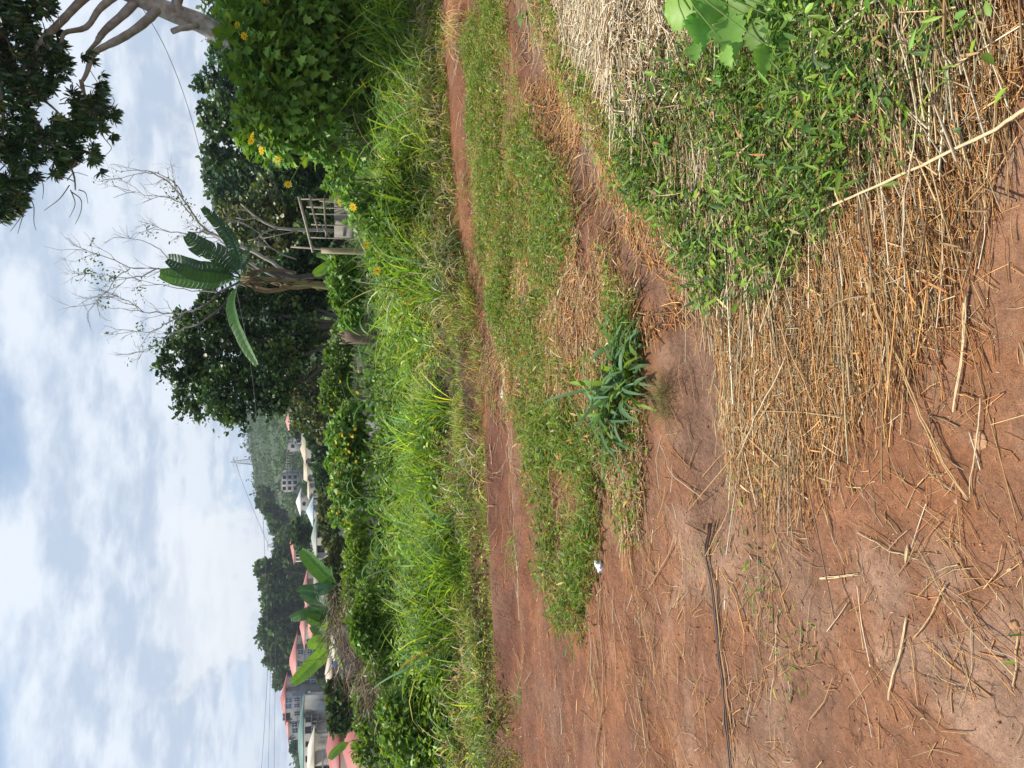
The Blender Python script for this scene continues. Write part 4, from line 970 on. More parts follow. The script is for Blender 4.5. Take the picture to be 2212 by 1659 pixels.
# ---------------------------------------------------------------- flowering shrubs
PET = []
_fv = []; _ff = []; _fc = []
def flower_geo(scale=.058, n=9):
    V = []; F = []; C = []
    for i in range(n):
        a = i * 2 * PI / n; b = .22
        c, s = math.cos(a), math.sin(a); k = len(V)
        def pt(r, o, z): return (r * c - o * s, r * s + o * c, z)
        V += [pt(.2, -.05, 0), pt(.2, .05, 0), pt(.7, -.17, .12), pt(.7, .17, .12), pt(1, -.05, .05), pt(1, .05, .05)]
        F += [(k, k + 2, k + 3, k + 1), (k + 2, k + 4, k + 5, k + 3)]; C += [(.95, .60, .01)] * 4 + [(1, .72, .02)] * 2
    k = len(V); V += [(.24 * math.cos(j * PI / 4), .24 * math.sin(j * PI / 4), .06) for j in range(8)] + [(0, 0, .16)]; C += [(.55, .24, .01)] * 9
    F4 = np.array(F); F3 = np.array([(k + j, k + (j + 1) % 8, k + 8) for j in range(8)])
    V = np.array(V) * scale
    g = Geo(); g.V.append(V); g.C.append(np.array(C)); g.Q.append(F4); g.T.append(F3); g.n = len(V); return g
_fg = flower_geo(); FLOWER_MESH = None
def flowers(t, base, pts, fac=(0, -1, .5), sc=1.):
    global FLOWER_MESH
    for p in pts:
        if FLOWER_MESH is None:
            o = build('flower', _fg, M_PETAL, t); FLOWER_MESH = o.data
        else:
            o = bpy.data.objects.new('flower', FLOWER_MESH); COL.objects.link(o); o.parent = t
        o.location = Vector(np.asarray(p) - base)
        d = Vector(fac) + Vector(rng.normal(0, .45, 3)); o.rotation_euler = d.to_track_quat('Z', 'Y').to_euler()
        s = sc * rng.uniform(.85, 1.2); o.scale = (s, s, s)

def shrub(name, label, L, D, n, size, cols, w, fl=(), templ=(LOBE_V, LOBE_F), group=None, cat='shrub', stems=14, flfac=(0, -1, .5), flsc=1., inner=.35, asp=1., mat=None):
    lobes = lobes_px(L, D, .1)
    c0 = np.mean([c for c, R in lobes], 0)
    base = np.array([c0[0], c0[1], float(Hgt(c0[0], c0[1]))])
    t = empty(name, base, label, cat, group)
    P = []; Dr = []
    A = sum(R * R for c, R in lobes)
    for c, R in lobes:
        m = int(n * R * R / A); d = rdir(m, -.75, 1); rr = np.where(rng.random(m) < inner, rng.uniform(.45, .85, m), rng.uniform(.82, 1.08, m)) * (1 + .18 * (vnoise(d[:, 0] * 3, d[:, 2] * 3, 5) - .5))
        P.append(c + d * rr[:, None] * R); q = d * .7 + rng.normal(0, .5, (m, 3)) - np.array([0, 0, .25]); Dr.append(q)
    P = np.vstack(P); Dr = np.vstack(Dr)
    gz = Hgt(P[:, 0], P[:, 1], False); k = P[:, 2] > gz + .02; P, Dr = P[k], Dr[k]; m = len(P)
    # stalked skirt so that the mass reaches the ground
    s = size * rng.uniform(.55, 1.25, m)
    g = Geo(); inst(g, templ[0], templ[1], P, frames(Dr, rng.normal(0, .35, m)), np.stack([s, s * asp, s], 1), jit(mixcols(m, cols, w), m, .18, .08))
    part('foliage', g, mat or M_LEAF, t, base)
    g = Geo()
    for i in range(stems):
        c, R = lobes[rng.integers(len(lobes))]; e = c + rdir(1, 0, 1)[0] * R * .9; b = np.array([c[0] + rng.normal(0, .15), c[1] + rng.normal(0, .15), float(Hgt(c[0], c[1], False)) - .02])
        g.tube([b, (b + e) / 2 + rng.normal(0, .06, 3), e], [.014, .011, .006], 5, (.11, .13, .05))
    fp = [at(a, b, D - R_) for a, b, R_ in fl]
    for p in fp:
        c, R = min(lobes, key=lambda q: np.linalg.norm(q[0] - p)); g.tube([c, (c + p) / 2 + np.array([0, 0, .03]), p - np.array([0, 0, .01])], [.008, .006, .004], 4, (.13, .2, .05))
    part('stems', g, M_TWIG, t, base)
    flowers(t, base, fp, flfac, flsc)
    return t
LV = [G_MID * 1.15, np.array([.17, .33, .06]), G_DARK * 1.4, np.array([.26, .42, .08])]
FS = 'yellow flowering shrubs on the bank'
shrub('flowering_shrub', 'tall mexican sunflower bush with large lobed leaves under the leaning tree', [(640, 200, 105), (570, 110, 85), (590, 270, 75), (650, 60, 100), (735, 170, 75), (740, 50, 85), (560, 20, 80), (660, -60, 95), (690, 300, 45), (540, 160, 30), (530, 90, 26), (530, 240, 24), (790, 240, 48, .4), (795, 120, 52, .4), (780, 330, 42, .4), (800, 20, 60, .4)], 12.3, 8600, .175, LV, [4, 4, 2, 2],
      [(622, 399, .6), (565, 325, .7), (545, 292, .7), (575, 3, .6), (785, 183, 1.0), (528, 78, .5), (543, 305, .6), (512, 55, .4), (600, 345, .6)], group=FS, stems=40)
shrub('flowering_shrub', 'loose low bush with orange yellow flowers beside the sawn post', [(800, 470, 48), (835, 560, 42), (850, 440, 50), (880, 610, 26), (770, 430, 32), (740, 400, 36), (860, 510, 44)], 10.6, 2100, .10, LV, [4, 3, 3, 1],
      [(733, 438, .45), (763, 447, .4), (790, 530, .4), (863, 627, .3), (881, 606, .3), (815, 585, .35)], group=FS, stems=24, inner=.5)
shrub('flowering_shrub', 'low hedge dotted with many small yellow flowers in front of the dark valley trees', [(750, 1000, 44), (745, 940, 38), (750, 1060, 36), (765, 900, 32), (740, 1110, 26), (765, 970, 40)], 17.5, 3600, .13, LV, [3, 3, 3, 1],
      [(int(rng.uniform(716, 775)), int(rng.normal(1020, 75)), float(rng.uniform(.2, .75))) for _ in range(64)], group=FS, stems=20, flsc=.62, flfac=(0, -.5, 1))
shrub('vine_mound', 'mound of broad leaved vine at the foot of the banana stem', [(745, 610, 34), (755, 650, 32), (745, 570, 30), (760, 700, 28), (735, 640, 22)], 16, 2100, .12, LV, [4, 3, 3, 1], cat='vine', stems=8)
shrub('lobed_bush', 'bright lobed leaf bush at the far left of the bank', [(885, 1560, 50), (850, 1530, 34), (930, 1590, 40), (900, 1490, 28), (860, 1600, 34), (935, 1540, 22), (900, 1640, 44)], 8.9, 2600, .085, [G_BRIGHT * .8, G_MID, np.array([.12, .26, .05]), G_YEL * .8], [3, 4, 3, 1], cat='bush', stems=12)
shrub('lobed_bush', 'small dark lobed leaf bush growing against the brown brush heap', [(790, 1372, 30), (802, 1400, 26), (775, 1345, 22), (800, 1350, 20)], 11.3, 1300, .10, [G_MID, G_DARK, LV[1]], [4, 3, 2], cat='bush', stems=8)
shrub('leafy_shrub', 'pale green shrub between the brush heap and the low banana plants', [(772, 1200, 28), (776, 1160, 26), (766, 1240, 24), (764, 1285, 24), (758, 1325, 22), (768, 1130, 24)], 15, 2400, .10, [G_BRIGHT * .9, G_MID, G_YEL * .8], [3, 2, 1], cat='shrub', stems=8, templ=(OVAL_V, OVAL_F), asp=1.2)
shrub('leafy_shrub', 'dark leafy shrub behind the leftmost part of the bank', [(795, 1500, 32), (800, 1560, 32), (800, 1450, 24), (796, 1620, 32)], 16, 2200, .12, [G_MID, G_DARK, G_BRIGHT * .7], [4, 2, 3], cat='shrub', stems=8, templ=(OVAL_V, OVAL_F), asp=1.2)
shrub('leafy_shrub', 'sprawling shrub with small round leaves around the broken brown stump', [(735, 770, 30), (730, 830, 34), (745, 720, 26), (720, 870, 28)], 21, 2600, .13, [G_MID, G_DARK, OL[1]], [4, 3, 2], cat='shrub', stems=8, templ=(OVAL_V, OVAL_F), asp=1.2)

# brown brush heap
def brush():
    c = at(760, 1375, 11.8); base = np.array([c[0], c[1], float(Hgt(c[0], c[1]))])
    t = empty('brush_heap', base, 'heap of dry brown cut twigs and stalks on the left of the field', 'brush heap')
    g = Geo(); cen = [(735, 1320), (730, 1350), (748, 1392), (768, 1422), (790, 1445), (802, 1468)]
    for X, Y in cen:
        p = at(X, Y, 11.8 if X < 800 else 10.8); n = 170
        P = p + rng.normal(0, 1, (n, 3)) * np.array([.22, .22, .1]); gz = Hgt(P[:, 0], P[:, 1], False); P[:, 2] = np.maximum(P[:, 2], gz + .03)
        ribbons(g, P, rng.normal(PI, .8, n), rng.normal(0, .45, n), rng.uniform(.15, .6, n), rng.uniform(.006, .013, n), rng.normal(0, .5, n), 3, jit(mixcols(n, [(.24, .17, .12), (.34, .26, .18), (.14, .09, .06)], [3, 2, 2]), n, .2, .04), roll=1.5)
    part('twigs', g, M_TWIG, t, base)
brush()
shrub('leafy_shrub', 'green weeds heaped below the brown brush heap', [(800, 1310, 26), (795, 1280, 24), (780, 1340, 24), (830, 1350, 26), (840, 1400, 26), (820, 1450, 26), (850, 1460, 22)], 11.2, 2600, .075, [G_BRIGHT * .8, G_MID, G_DARK], [2, 3, 1], cat='shrub', stems=8, templ=(OVAL_V, OVAL_F), asp=1.)

# maize plants standing at the edge of the field
def maize(label, X, Y, D, h):
    p = at(X, Y, D); base = np.array([p[0], D, float(Hgt(p[0], D))])
    t = empty('maize_plant', base, label, 'maize plant', 'maize plants at the edge of the field')
    g = Geo(); g.tube([base, base + np.array([.02, 0, h * .5]), base + np.array([.05, 0, h * .9])], [.014, .011, .005], 6, (.16, .25, .06)); part('stalk', g, M_LEAF, t, base)
    n = 9; z = np.linspace(.15, .9, n) * h
    g = Geo(); B = base + np.stack([z * .04, 0 * z, z], 1)
    ribbons(g, B, (np.arange(n) % 2) * PI + rng.normal(0, .6, n), rng.uniform(.8, 1.2, n), np.full(n, h * .55) * rng.uniform(.8, 1.2, n), np.full(n, .05), rng.uniform(1.2, 2.4, n), 9, jit([.10, .22, .05], n, .15), None, .3, .3, 'strap')
    part('leaves', g, M_GRASS, t, base)
maize('young maize plant with arching leaves standing out in front of the distant flowers', 790, 1080, 13, 1.0)
maize('tall maize plant with drooping brown tipped leaves left of centre on the bank', 830, 1215, 10.6, 1.05)
maize('maize plant leaning over the edge of the bright field below the white wall', 800, 870, 11.8, .85)
maize('maize plant in the middle of the bright field below the brown stump', 810, 730, 12, .9)

# clump of blue green broad grass in the middle of the track
def clump():
    c = gd(1370, 830); base = np.array([c[0], c[1], float(Hgt(*c))])
    t = empty('grass_clump', base, 'big clump of broad blue green grass blades sprawling in the middle of the track', 'grass clump')
    for (X, Y, n, L0, sp) in ((1385, 820, 40, .36, .07), (1345, 890, 46, .40, .07), (1330, 960, 22, .28, .06), (1370, 740, 22, .30, .06)):
        p = gd(X - 15, Y); x = p[0] + rng.normal(0, sp, n); y = p[1] + rng.normal(0, sp * .8, n)
        g = Geo(); az = rng.uniform(0, 2 * PI, n); lean = rng.random(n) < .55; az[lean] = rng.normal(-1.2, .8, lean.sum())
        ribbons(g, np.stack([x, y, Hgt(x, y)], 1), az, rng.uniform(.5, 1.25, n), rng.uniform(.6, 1.3, n) * L0, rng.uniform(.018, .034, n), rng.uniform(.8, 2.2, n), 8,
                jit(mixcols(n, [(.13, .24, .11), (.17, .29, .14), (.10, .20, .07), G_BRIGHT], [4, 3, 2, 1]), n, .15, .05), None, .3, .4, 'strap')
        part('tuft', g, M_GRASS, t, base)
clump()
def tuft(name, label, X, Y, n, L0, W, cols, w, group=None, az=None, curve=(.8, 2.), el=(.5, 1.3), sp=.04, prof='blade'):
    c = gd(X, Y); base = np.array([c[0], c[1], float(Hgt(*c))])
    x = c[0] + rng.normal(0, sp, n); y = c[1] + rng.normal(0, sp, n)
    g = Geo(); a = rng.uniform(0, 2 * PI, n) if az is None else rng.normal(az, .7, n)
    ribbons(g, np.stack([x, y, Hgt(x, y)], 1), a, rng.uniform(*el, n), rng.uniform(.5, 1.2, n) * L0, rng.uniform(.6, 1.2, n) * W, rng.uniform(*curve, n), 6, jit(mixcols(n, cols, w), n, .2), None, .2, .4, prof)
    o = build(name, shift(g, base), M_GRASS); o.location = base; tag(o, label, 'grass tuft', group)
TG = 'grass tufts along the track'
tuft('grass_tuft', 'fine olive grass tuft at the edge of the smooth rut below the big clump', 1455, 860, 220, .14, .003, [(.14, .16, .05), (.2, .17, .06)], [1, 1], TG, sp=.05)
tuft('grass_tuft', 'sprawling green tuft on the lip of the far rut at left', 1120, 1180, 60, .22, .006, [G_MID, G_BRIGHT, DRY], [3, 2, 1], TG, az=PI, sp=.08)
tuft('grass_tuft', 'small pale tuft with fallen blades near the left end of the far rut', 1118, 1500, 60, .22, .006, [G_MID, G_BLUE, DRY], [3, 2, 1], TG, sp=.06)
tuft('grass_tuft', 'bright fine grass tuft hanging over the bank edge at left', 1040, 1330, 160, .34, .006, [G_BRIGHT, G_YEL], [3, 2], TG, sp=.08)
tuft('grass_tuft', 'second bright tuft on the bank edge beside the seed stalks', 1030, 1230, 160, .36, .006, [G_BRIGHT, G_MID], [3, 2], TG, sp=.09)
tuft('grass_tuft', 'dry bleached tuft fallen over the bank at the right end of the track', 985, 60, 130, .55, .009, [HAY, DRY], [3, 2], TG, az=-2.4, curve=(1.4, 2.4), sp=.1)
tuft('grass_tuft', 'blue green tuft spilling over the bank right of the big clump', 990, 560, 90, .45, .012, [G_BLUE, DRY, (.12, .22, .10)], [3, 1, 2], TG, az=-2.0, curve=(1.2, 2.4), sp=.09)

# broad leaved weed in the near right corner
def weed():
    c = gd(1640, -80); base = np.array([c[0], c[1], float(Hgt(*c))])
    t = empty('broadleaf_weed', base, 'large fresh green weed with toothed leaves leaning in from the right edge', 'weed')
    V = [(0, 0, 0)]; prof_ = [(.08, .10), (.14, .22), (.22, .20), (.30, .36), (.36, .30), (.46, .42), (.52, .30), (.62, .34), (.68, .22), (.78, .22), (.84, .12), (1, 0)]
    mid = [(x, 0, -.3 * x * x) for x in np.linspace(0, 1, 7)]; V = list(mid); F = []
    for sg in (1, -1):
        b = len(V); V += [(x, sg * y, .38 * y - .3 * x * x + .03 * math.sin(x * 30)) for x, y in prof_]
        for i in range(len(prof_) - 1):
            m0 = min(6, int(round(prof_[i][0] * 6))); m1 = min(6, int(round(prof_[i + 1][0] * 6)))
            F.append((m0, b + i, b + i + 1)[::sg]); 
            if m1 != m0: F.append((m0, b + i + 1, m1)[::sg])
    stemP = [base, base + np.array([-.06, -.05, .22]), base + np.array([-.16, -.1, .42])]
    g = Geo(); g.tube(stemP, [.008, .007, .004], 6, (.16, .28, .06)); part('stem', g, M_LEAF, t, base)
    tips = [(1470, 25, .15), (1510, 60, .13), (1540, 20, .15), (1575, 70, .14), (1610, 15, .15), (1640, 80, .12), (1690, 60, .15), (1665, 20, .15), (1730, 40, .14), (1780, 35, .14), (1570, 120, .08), (1825, 25, .12), (1650, 125, .10), (1500, 110, .07), (1600, -20, .15), (1700, -15, .14), (1760, 75, .11), (1710, 95, .11)]
    for X, Y, L_ in tips:
        D = 2.55 - (X - 1480) * .0012; p = at(X, Y, D); q = at(X - 60 + rng.uniform(-30, 30), -50, D + .12); d = p - q
        g = Geo(); sc = L_ * rng.uniform(1.0, 1.25)
        dd = np.array([d / np.linalg.norm(d) + rng.normal(0, .25, 3) + np.array([0, 0, -.1])])
        inst(g, V, F, np.array([p - dd[0] / np.linalg.norm(dd[0]) * sc * .5]), frames(dd, rng.normal(0, .5, 1), up=(0, -.5, .9)), np.array([sc]), jit([.20, .38, .08], 1, .22, .08))
        s0 = p - dd[0] / np.linalg.norm(dd[0]) * sc * .5
        near = stemP[1] * .4 + stemP[2] * .6
        g.tube([near, (near + s0) / 2 + np.array([0, 0, .02]), s0], [.004, .003, .002], 4, (.16, .28, .06), False)
        part('leaf', g, M_LEAF, t, base)
weed()
def seedling(label, X, Y, n, size, h):
    c = gd(X, Y); base = np.array([c[0], c[1], float(Hgt(*c))])
    t = empty('seedling', base, label, 'seedling', 'broad leaved seedlings in the ground cover')
    g = Geo(); g.tube([base, base + np.array([0, 0, h])], [.003, .002], 4, (.16, .28, .06)); part('stem', g, M_LEAF, t, base)
    g = Geo(); a = np.arange(n) * 2.4; d = np.stack([np.cos(a), np.sin(a), np.full(n, .25)], 1); z = np.linspace(.5, 1, n) * h
    inst(g, LOBE_V, LOBE_F, base + np.stack([0 * z, 0 * z, z], 1), frames(d, rng.normal(0, .3, n)), np.full(n, size), jit([.14, .29, .06], n, .15, .05)); part('leaves', g, M_LEAF, t, base)
seedling('bright toothed seedling between the hay heap and the dark ground cover', 1610, 160, 5, .07, .07)
seedling('bright seedling rising from the ground cover just left of the hay heap', 1500, 310, 5, .06, .08)
seedling('three leaved seedling at the edge of the track verge near the hay', 1130, 40, 4, .08, .07)
# two long blades over the hay
for i, (P, lb) in enumerate((([(1455, -40), (1480, 40), (1500, 110), (1522, 168)], 'long dark green blade arching down over the pale hay heap'), ([(1620, -30), (1560, 30), (1470, 20), (1420, -20)], 'long pale grass blade looping in front of the toothed weed'), ([(1230, -40), (1250, 20), (1265, 80), (1278, 120)], 'slim green blade lying on the track side of the hay heap'))):
    Q = np.array([np.append(gd(X, Y), 0) for X, Y in P]); Q[:, 2] = Hgt(Q[:, 0], Q[:, 1]) + .12
    for j in range(len(Q)): 
        X, Y = P[j]; D = 3.05 if i != 2 else 4.4; Q[j] = at(X, Y, D)
        Q[j][2] = max(Q[j][2], float(Hgt(Q[j][0], Q[j][1])) + .02)
    tt = np.linspace(0, 3, 13); R_q = np.stack([np.interp(tt, range(4), Q[:, k]) for k in range(3)], 1)
    for _ in range(3): R_q[1:-1] = (R_q[:-2] + 2 * R_q[1:-1] + R_q[2:]) / 4
    T = np.gradient(R_q, axis=0); S = np.cross(T, (0, -.6, .8)); S /= np.linalg.norm(S, axis=1)[:, None]; w = (.011 * np.sin(PI * np.linspace(.1, 1, 13)) ** .7)[:, None]
    V = np.stack([R_q - S * w + [0, 0, .003], R_q, R_q + S * w + [0, 0, .003]], 1).reshape(-1, 3)
    F = [(a * 3 + b, a * 3 + b + 1, a * 3 + b + 4, a * 3 + b + 3) for a in range(12) for b in range(2)]
    g = Geo(); g.add(V, F, (.07, .18, .045) if i != 1 else (.2, .32, .14)); base = R_q[0].copy(); o = build('long_blade', shift(g, base), M_LEAF); o.location = base; tag(o, lb, 'grass blade')

# ---------------------------------------------------------------- long reeds lying on the ground
def reed(label, P, r, col, lift=.012, strands=1, sp=.012, mat=M_STRAW, name='dry_reed'):
    G_ = np.array([gd(X, Y) for X, Y in P]); n = 5 * (len(P) - 1) + 1
    tt = np.linspace(0, len(P) - 1, n); q = np.stack([np.interp(tt, range(len(P)), G_[:, k]) for k in range(2)], 1)
    g = Geo(); base = None
    for s in range(strands):
        o = (s - (strands - 1) / 2) * sp * .6
        d = np.gradient(q, axis=0); d /= np.linalg.norm(d, axis=1)[:, None]; pp = q + np.stack([-d[:, 1], d[:, 0]], 1) * (o + rng.normal(0, sp * .12, (n, 1)))
        z = Hgt(pp[:, 0], pp[:, 1]); z = np.maximum(z, np.convolve(np.pad(z, 2, mode='edge'), np.ones(5) / 5, 'valid')) + lift + r * .8
        Q = np.column_stack([pp, z])
        if base is None: base = Q[0].copy()
        R_ = np.linspace(r, r * .7, n) * (1 + .12 * ((np.arange(n) % 4) == 0))
        R_ = R_ * .62
        g.tube(Q, R_, 7, np.repeat(jit(np.array(col), n, .06, .02), 7, 0).tolist() + [list(col)] * 2)
    o = build(name, shift(g, base), mat, smooth=True); o.location = base; tag(o, label, 'reed', 'long dry reeds lying on the ground')
PG = (.60, .47, .27); OG = (.50, .32, .15); DK = (.10, .055, .035); LG = (.62, .52, .36)
reed('thick pale reed lying diagonally across the straw mat and ground cover', [(2300, 215), (2212, 268), (2100, 325), (1990, 380), (1850, 440), (1700, 512)], .0078, PG, .05)
reed('long split tan reed running out of the straw mat onto bare earth', [(1880, 560), (1915, 680), (1960, 780), (2010, 900), (2062, 1000), (2112, 1078)], .0042, OG, .02, 2, .009)
reed('long dark wet reed bundle lying across the left foreground earth', [(1538, 1130), (1548, 1250), (1560, 1400), (1575, 1530), (1592, 1690)], .0075, DK, .012, 2, .022)
reed('pale reed strand on the earth side of the dark reed bundle', [(1550, 1240), (1566, 1400), (1584, 1540), (1604, 1690)], .004, OG, .012)
reed('straight pale reed standing apart at the lower middle of the bare earth', [(2092, 632), (2085, 760), (2068, 890)], .0038, PG, .008, 2, .007)
reed('pale reed crossing the split tan reed near its far end', [(2135, 860), (2122, 960), (2110, 1078)], .0034, PG, .012)
reed('tan reed crossing the middle of the straw mat from left to right', [(1708, 700), (1750, 800), (1802, 924)], .0036, OG, .04)
reed('weathered reed slanting over the left end of the straw mat', [(1722, 770), (1670, 880), (1620, 990)], .0036, PG, .035)
reed('grey brown reed slanting the other way at the tip of the straw mat', [(1900, 640), (1830, 655), (1780, 690)], .004, (.30, .2, .11), .04)
reed('long thin reed running along the middle of the left hand track', [(1288, 1232), (1298, 1340), (1305, 1440), (1306, 1520), (1298, 1600), (1290, 1690)], .005, (.34, .19, .10), .01, 2, .014)
reed('thin reed lying in the wet soil near the far rut on the left', [(1170, 1250), (1185, 1350), (1192, 1420), (1198, 1530)], .0035, (.36, .21, .11), .006)
reed('bright split reed in the right half of the lower earth', [(1966, 1331), (1950, 1420), (1929, 1511)], .0026, PG, .006, 2, .005)
reed('slim brown reed left of the bright split reed', [(1969, 1378), (1982, 1450), (1990, 1524)], .003, OG, .005)
reed('wide brown reed half buried at the bottom edge of the picture', [(2208, 1366), (2198, 1430), (2187, 1490)], .0042, OG, .002)
reed('brown reed leaning towards the twisted straw wisps', [(2052, 1262), (2020, 1320), (1982, 1378)], .004, OG, .006)
reed('fine pale reed with dark end on the pinkish crust', [(1677, 1330), (1673, 1430), (1664, 1522)], .0028, PG, .004)
reed('bent fine reed above the fan of broken straws', [(1776, 1096), (1800, 1160), (1826, 1220)], .0026, PG, .005)
reed('fine forked reed pointing at the brown flat stone', [(1858, 1150), (1930, 1190), (1993, 1209)], .0028, PG, .005)
reed('short bright reed stub near the bright forked straws', [(1770, 1250), (1820, 1245), (1860, 1240)], .003, PG, .005, 2, .006)
reed('curved reed rising out of the straw bundle on the left track', [(1475, 1150), (1440, 1215), (1410, 1270)], .005, (.38, .24, .13), .012)
reed('pale twin reed resting between the rut and the left straw wisps', [(1435, 960), (1470, 1020), (1515, 1080)], .0036, PG, .01)
reed('long tan reed lying along the near rut towards the straw tip', [(1530, 900), (1600, 1000), (1580, 1100), (1545, 1200)], .0034, OG, .02)
reed('grey vertical reed crossing the lower edge of the ground cover', [(1980, 60), (2030, 260), (2000, 420), (1990, 560)], .0036, LG, .06)
reed('weathered grey reed tangled at the right edge near the leafy cover', [(1960, 0), (1870, 60), (1800, 130), (1740, 230)], .0045, LG, .06)
reed('dark brown stalk in the middle of the straw mat', [(1890, 420), (1900, 520), (1925, 600)], .0055, (.16, .1, .06), .045)
reed('second dark brown stalk nearer the leafy cover in the straw mat', [(1640, 610), (1630, 720), (1600, 830)], .005, (.16, .1, .06), .045)

# ---------------------------------------------------------------- litter and stones
def blob(name, label, cat, X, Y, rx, ry, rz, mat, col, amp=.35, z=.5, group=None, n=10):
    c = gd(X, Y); base = np.array([c[0], c[1], float(Hgt(*c)) - .002]); V = []; 
    for i in range(n + 1):
        th = PI * i / n
        for j in range(2 * n):
            ph = PI * j / n; V.append((math.sin(th) * math.cos(ph), math.sin(th) * math.sin(ph), math.cos(th)))
    V = np.array(V); r = 1 + amp * (fbm(V[:, 0] * 2.3 + V[:, 2] * 3 + X, V[:, 1] * 2.3 + 5 + V[:, 2], int(X), 3) - .5) * 2 + amp * .5 * (vnoise(V[:, 0] * 7 + V[:, 2] * 6, V[:, 1] * 7, int(Y)) - .5)
    r[:2 * n] = r[0]; r[-2 * n:] = r[-1]
    V = V * r[:, None] * np.array([rx, ry, rz]); V[:, 2] += rz * z
    F = [(i * 2 * n + j, (i + 1) * 2 * n + j, (i + 1) * 2 * n + (j + 1) % (2 * n), i * 2 * n + (j + 1) % (2 * n)) for i in range(n) for j in range(2 * n)]
    g = Geo(); g.add(V, F, col); o = build(name, g, mat); o.location = base; tag(o, label, cat, group)
blob('plastic_scrap', 'crumpled white plastic scrap at the end of the grassy strip', 'litter', 1293, 1223, .035, .05, .022, M_LITTER, (.78, .76, .78), .6)
blob('plastic_scrap', 'torn white plastic scrap lying in the far rut', 'litter', 1074, 852, .05, .055, .02, M_LITTER, (.75, .74, .72), .7)
blob('plastic_scrap', 'tiny pale scrap on the floor of the far rut at left', 'litter', 1068, 1296, .018, .02, .01, M_LITTER, (.7, .7, .72), .6)
blob('pebble', 'small tan lump of earth at the bottom edge', 'stone', 2198, 1350, .012, .012, .009, M_STONE, (.42, .24, .12), .4)
blob('flat_stone', 'flat orange brown stone under the crossing reeds', 'stone', 2120, 952, .024, .020, .005, M_STONE, (.42, .24, .13), .3)
blob('pebble', 'tiny pinkish chip of soil beside the end of the split reed', 'stone', 2068, 1082, .008, .007, .004, M_STONE, (.42, .25, .18), .3)
blob('pebble', 'little tan chip left of the bright split reed', 'stone', 1898, 1424, .008, .006, .004, M_STONE, (.45, .28, .16), .3)

# stumps and wooden frame
def posts():
    D = 13.5; base = at(800, 543, D); base[2] = float(Hgt(base[0], base[1])) - .05
    t = empty('sawn_post', base, 'pale sawn off wooden post among the flowers right of the banana plant', 'post')
    g = Geo(); g.tube([base, at(760, 543, D), at(720, 542, D), at(695, 541, D)], [.055, .054, .052, .05], 12, (.42, .34, .22)); part('trunk', g, M_WOOD, t, base)
    g = Geo(); p = at(695, 541, D); g.tube([p, p + np.array([0, 0, .012])], [.049, .047], 12, (.55, .45, .3)); part('sawn_top', g, M_WOOD, t, base)
    D = 15; base = at(775, 727, D); base[2] = float(Hgt(base[0], base[1])) - .1
    g = Geo(); P = [base, at(765, 727, D), at(745, 729, D)]
    g.tube(P, [.16, .14, .12], 8, (.20, .14, .10))
    for q, (dx, h) in enumerate(((-.09, .16), (-.02, .08), (.06, .2), (.1, .06), (0, .12))):
        p = P[-1] + np.array([dx, -.04 + .02 * q, -.05]); g.tube([p, p + np.array([dx * .3, 0, h])], [.05, .008], 5, (.26, .19, .14))
    o = build('tree_stump', shift(g, base), M_WOOD); o.location = base; tag(o, 'broken dark brown tree stump among the shrubs at the edge of the field', 'stump')
    D = 17; b0 = at(735, 460, D); base = np.array([b0[0], D, float(Hgt(b0[0], D, False)) - .1])
    t = empty('wooden_frame', base, 'rough frame of thin poles and a pale board behind the yellow flowers', 'frame')
    for (X0, Y0, X1, Y1, r) in ((735, 428, 650, 430, .03), (735, 445, 662, 447, .032), (735, 463, 668, 462, .022), (735, 487, 672, 485, .025), (735, 515, 668, 513, .022), (728, 548, 628, 533, .032), (735, 435, 690, 434, .03)):
        a = at(X0, Y0, D); a[2] = base[2]; b = at(X1, Y1, D); r *= .75; g = Geo(); g.tube([a, (a + b) / 2 + rng.normal(0, .025, 3), b], [r, r * .95, r * .8], 7, (.34, .29, .23)); part('post', g, M_WOOD, t, base)
    for (X0, Y0, X1, Y1, r) in ((645, 425, 676, 545, .028), (668, 420, 688, 500, .022), (700, 428, 705, 515, .02), (690, 480, 712, 512, .015)):
        a = at(X0, Y0, D - .07); b = at(X1, Y1, D - .07); g = Geo(); g.tube([a, (a + b) / 2 + rng.normal(0, .008, 3), b], r, 7, (.42, .36, .28)); part('rail', g, M_WOOD, t, base)
    a = at(735, 515, D + .1); b = at(722, 425, D + .1); g = Geo(); g.box(a[0], b[0], D + .08, D + .11, base[2], b[2], (.30, .28, .24)); part('board', g, M_WOOD, t, base)
posts()

# ---------------------------------------------------------------- buildings
def win(t, x, z, w, h, fc=(.75, .75, .74), pc=(.03, .035, .045), name='window', y=0., fr=.09, mull=True):
    g = Geo(); y0, y1 = y - .07, y + .02
    g.box(x - w / 2, x + w / 2, y0, y1, z - h / 2, z - h / 2 + fr, fc); g.box(x - w / 2, x + w / 2, y0, y1, z + h / 2 - fr, z + h / 2, fc)
    g.box(x - w / 2, x - w / 2 + fr, y0, y1, z - h / 2 + fr, z + h / 2 - fr, fc); g.box(x + w / 2 - fr, x + w / 2, y0, y1, z - h / 2 + fr, z + h / 2 - fr, fc)
    if mull: g.box(x - fr * .4, x + fr * .4, y0 + .01, y1, z - h / 2 + fr, z + h / 2 - fr, fc); g.box(x - w / 2 + fr, x - fr * .4, y0 + .01, y1, z - fr * .3, z + fr * .3, fc); g.box(x + fr * .4, x + w / 2 - fr, y0 + .01, y1, z - fr * .3, z + fr * .3, fc)
    o = build(name, g, M_METAL, t)
    g = Geo(); g.box(x - w / 2 + fr * .5, x + w / 2 - fr * .5, y - .025, y + .03, z - h / 2 + fr * .5, z + h / 2 - fr * .5, pc); build('pane_or_hole_shade', g, M_DARK, o)  # dark sheet: glass, and painted shade where the window is an open hole

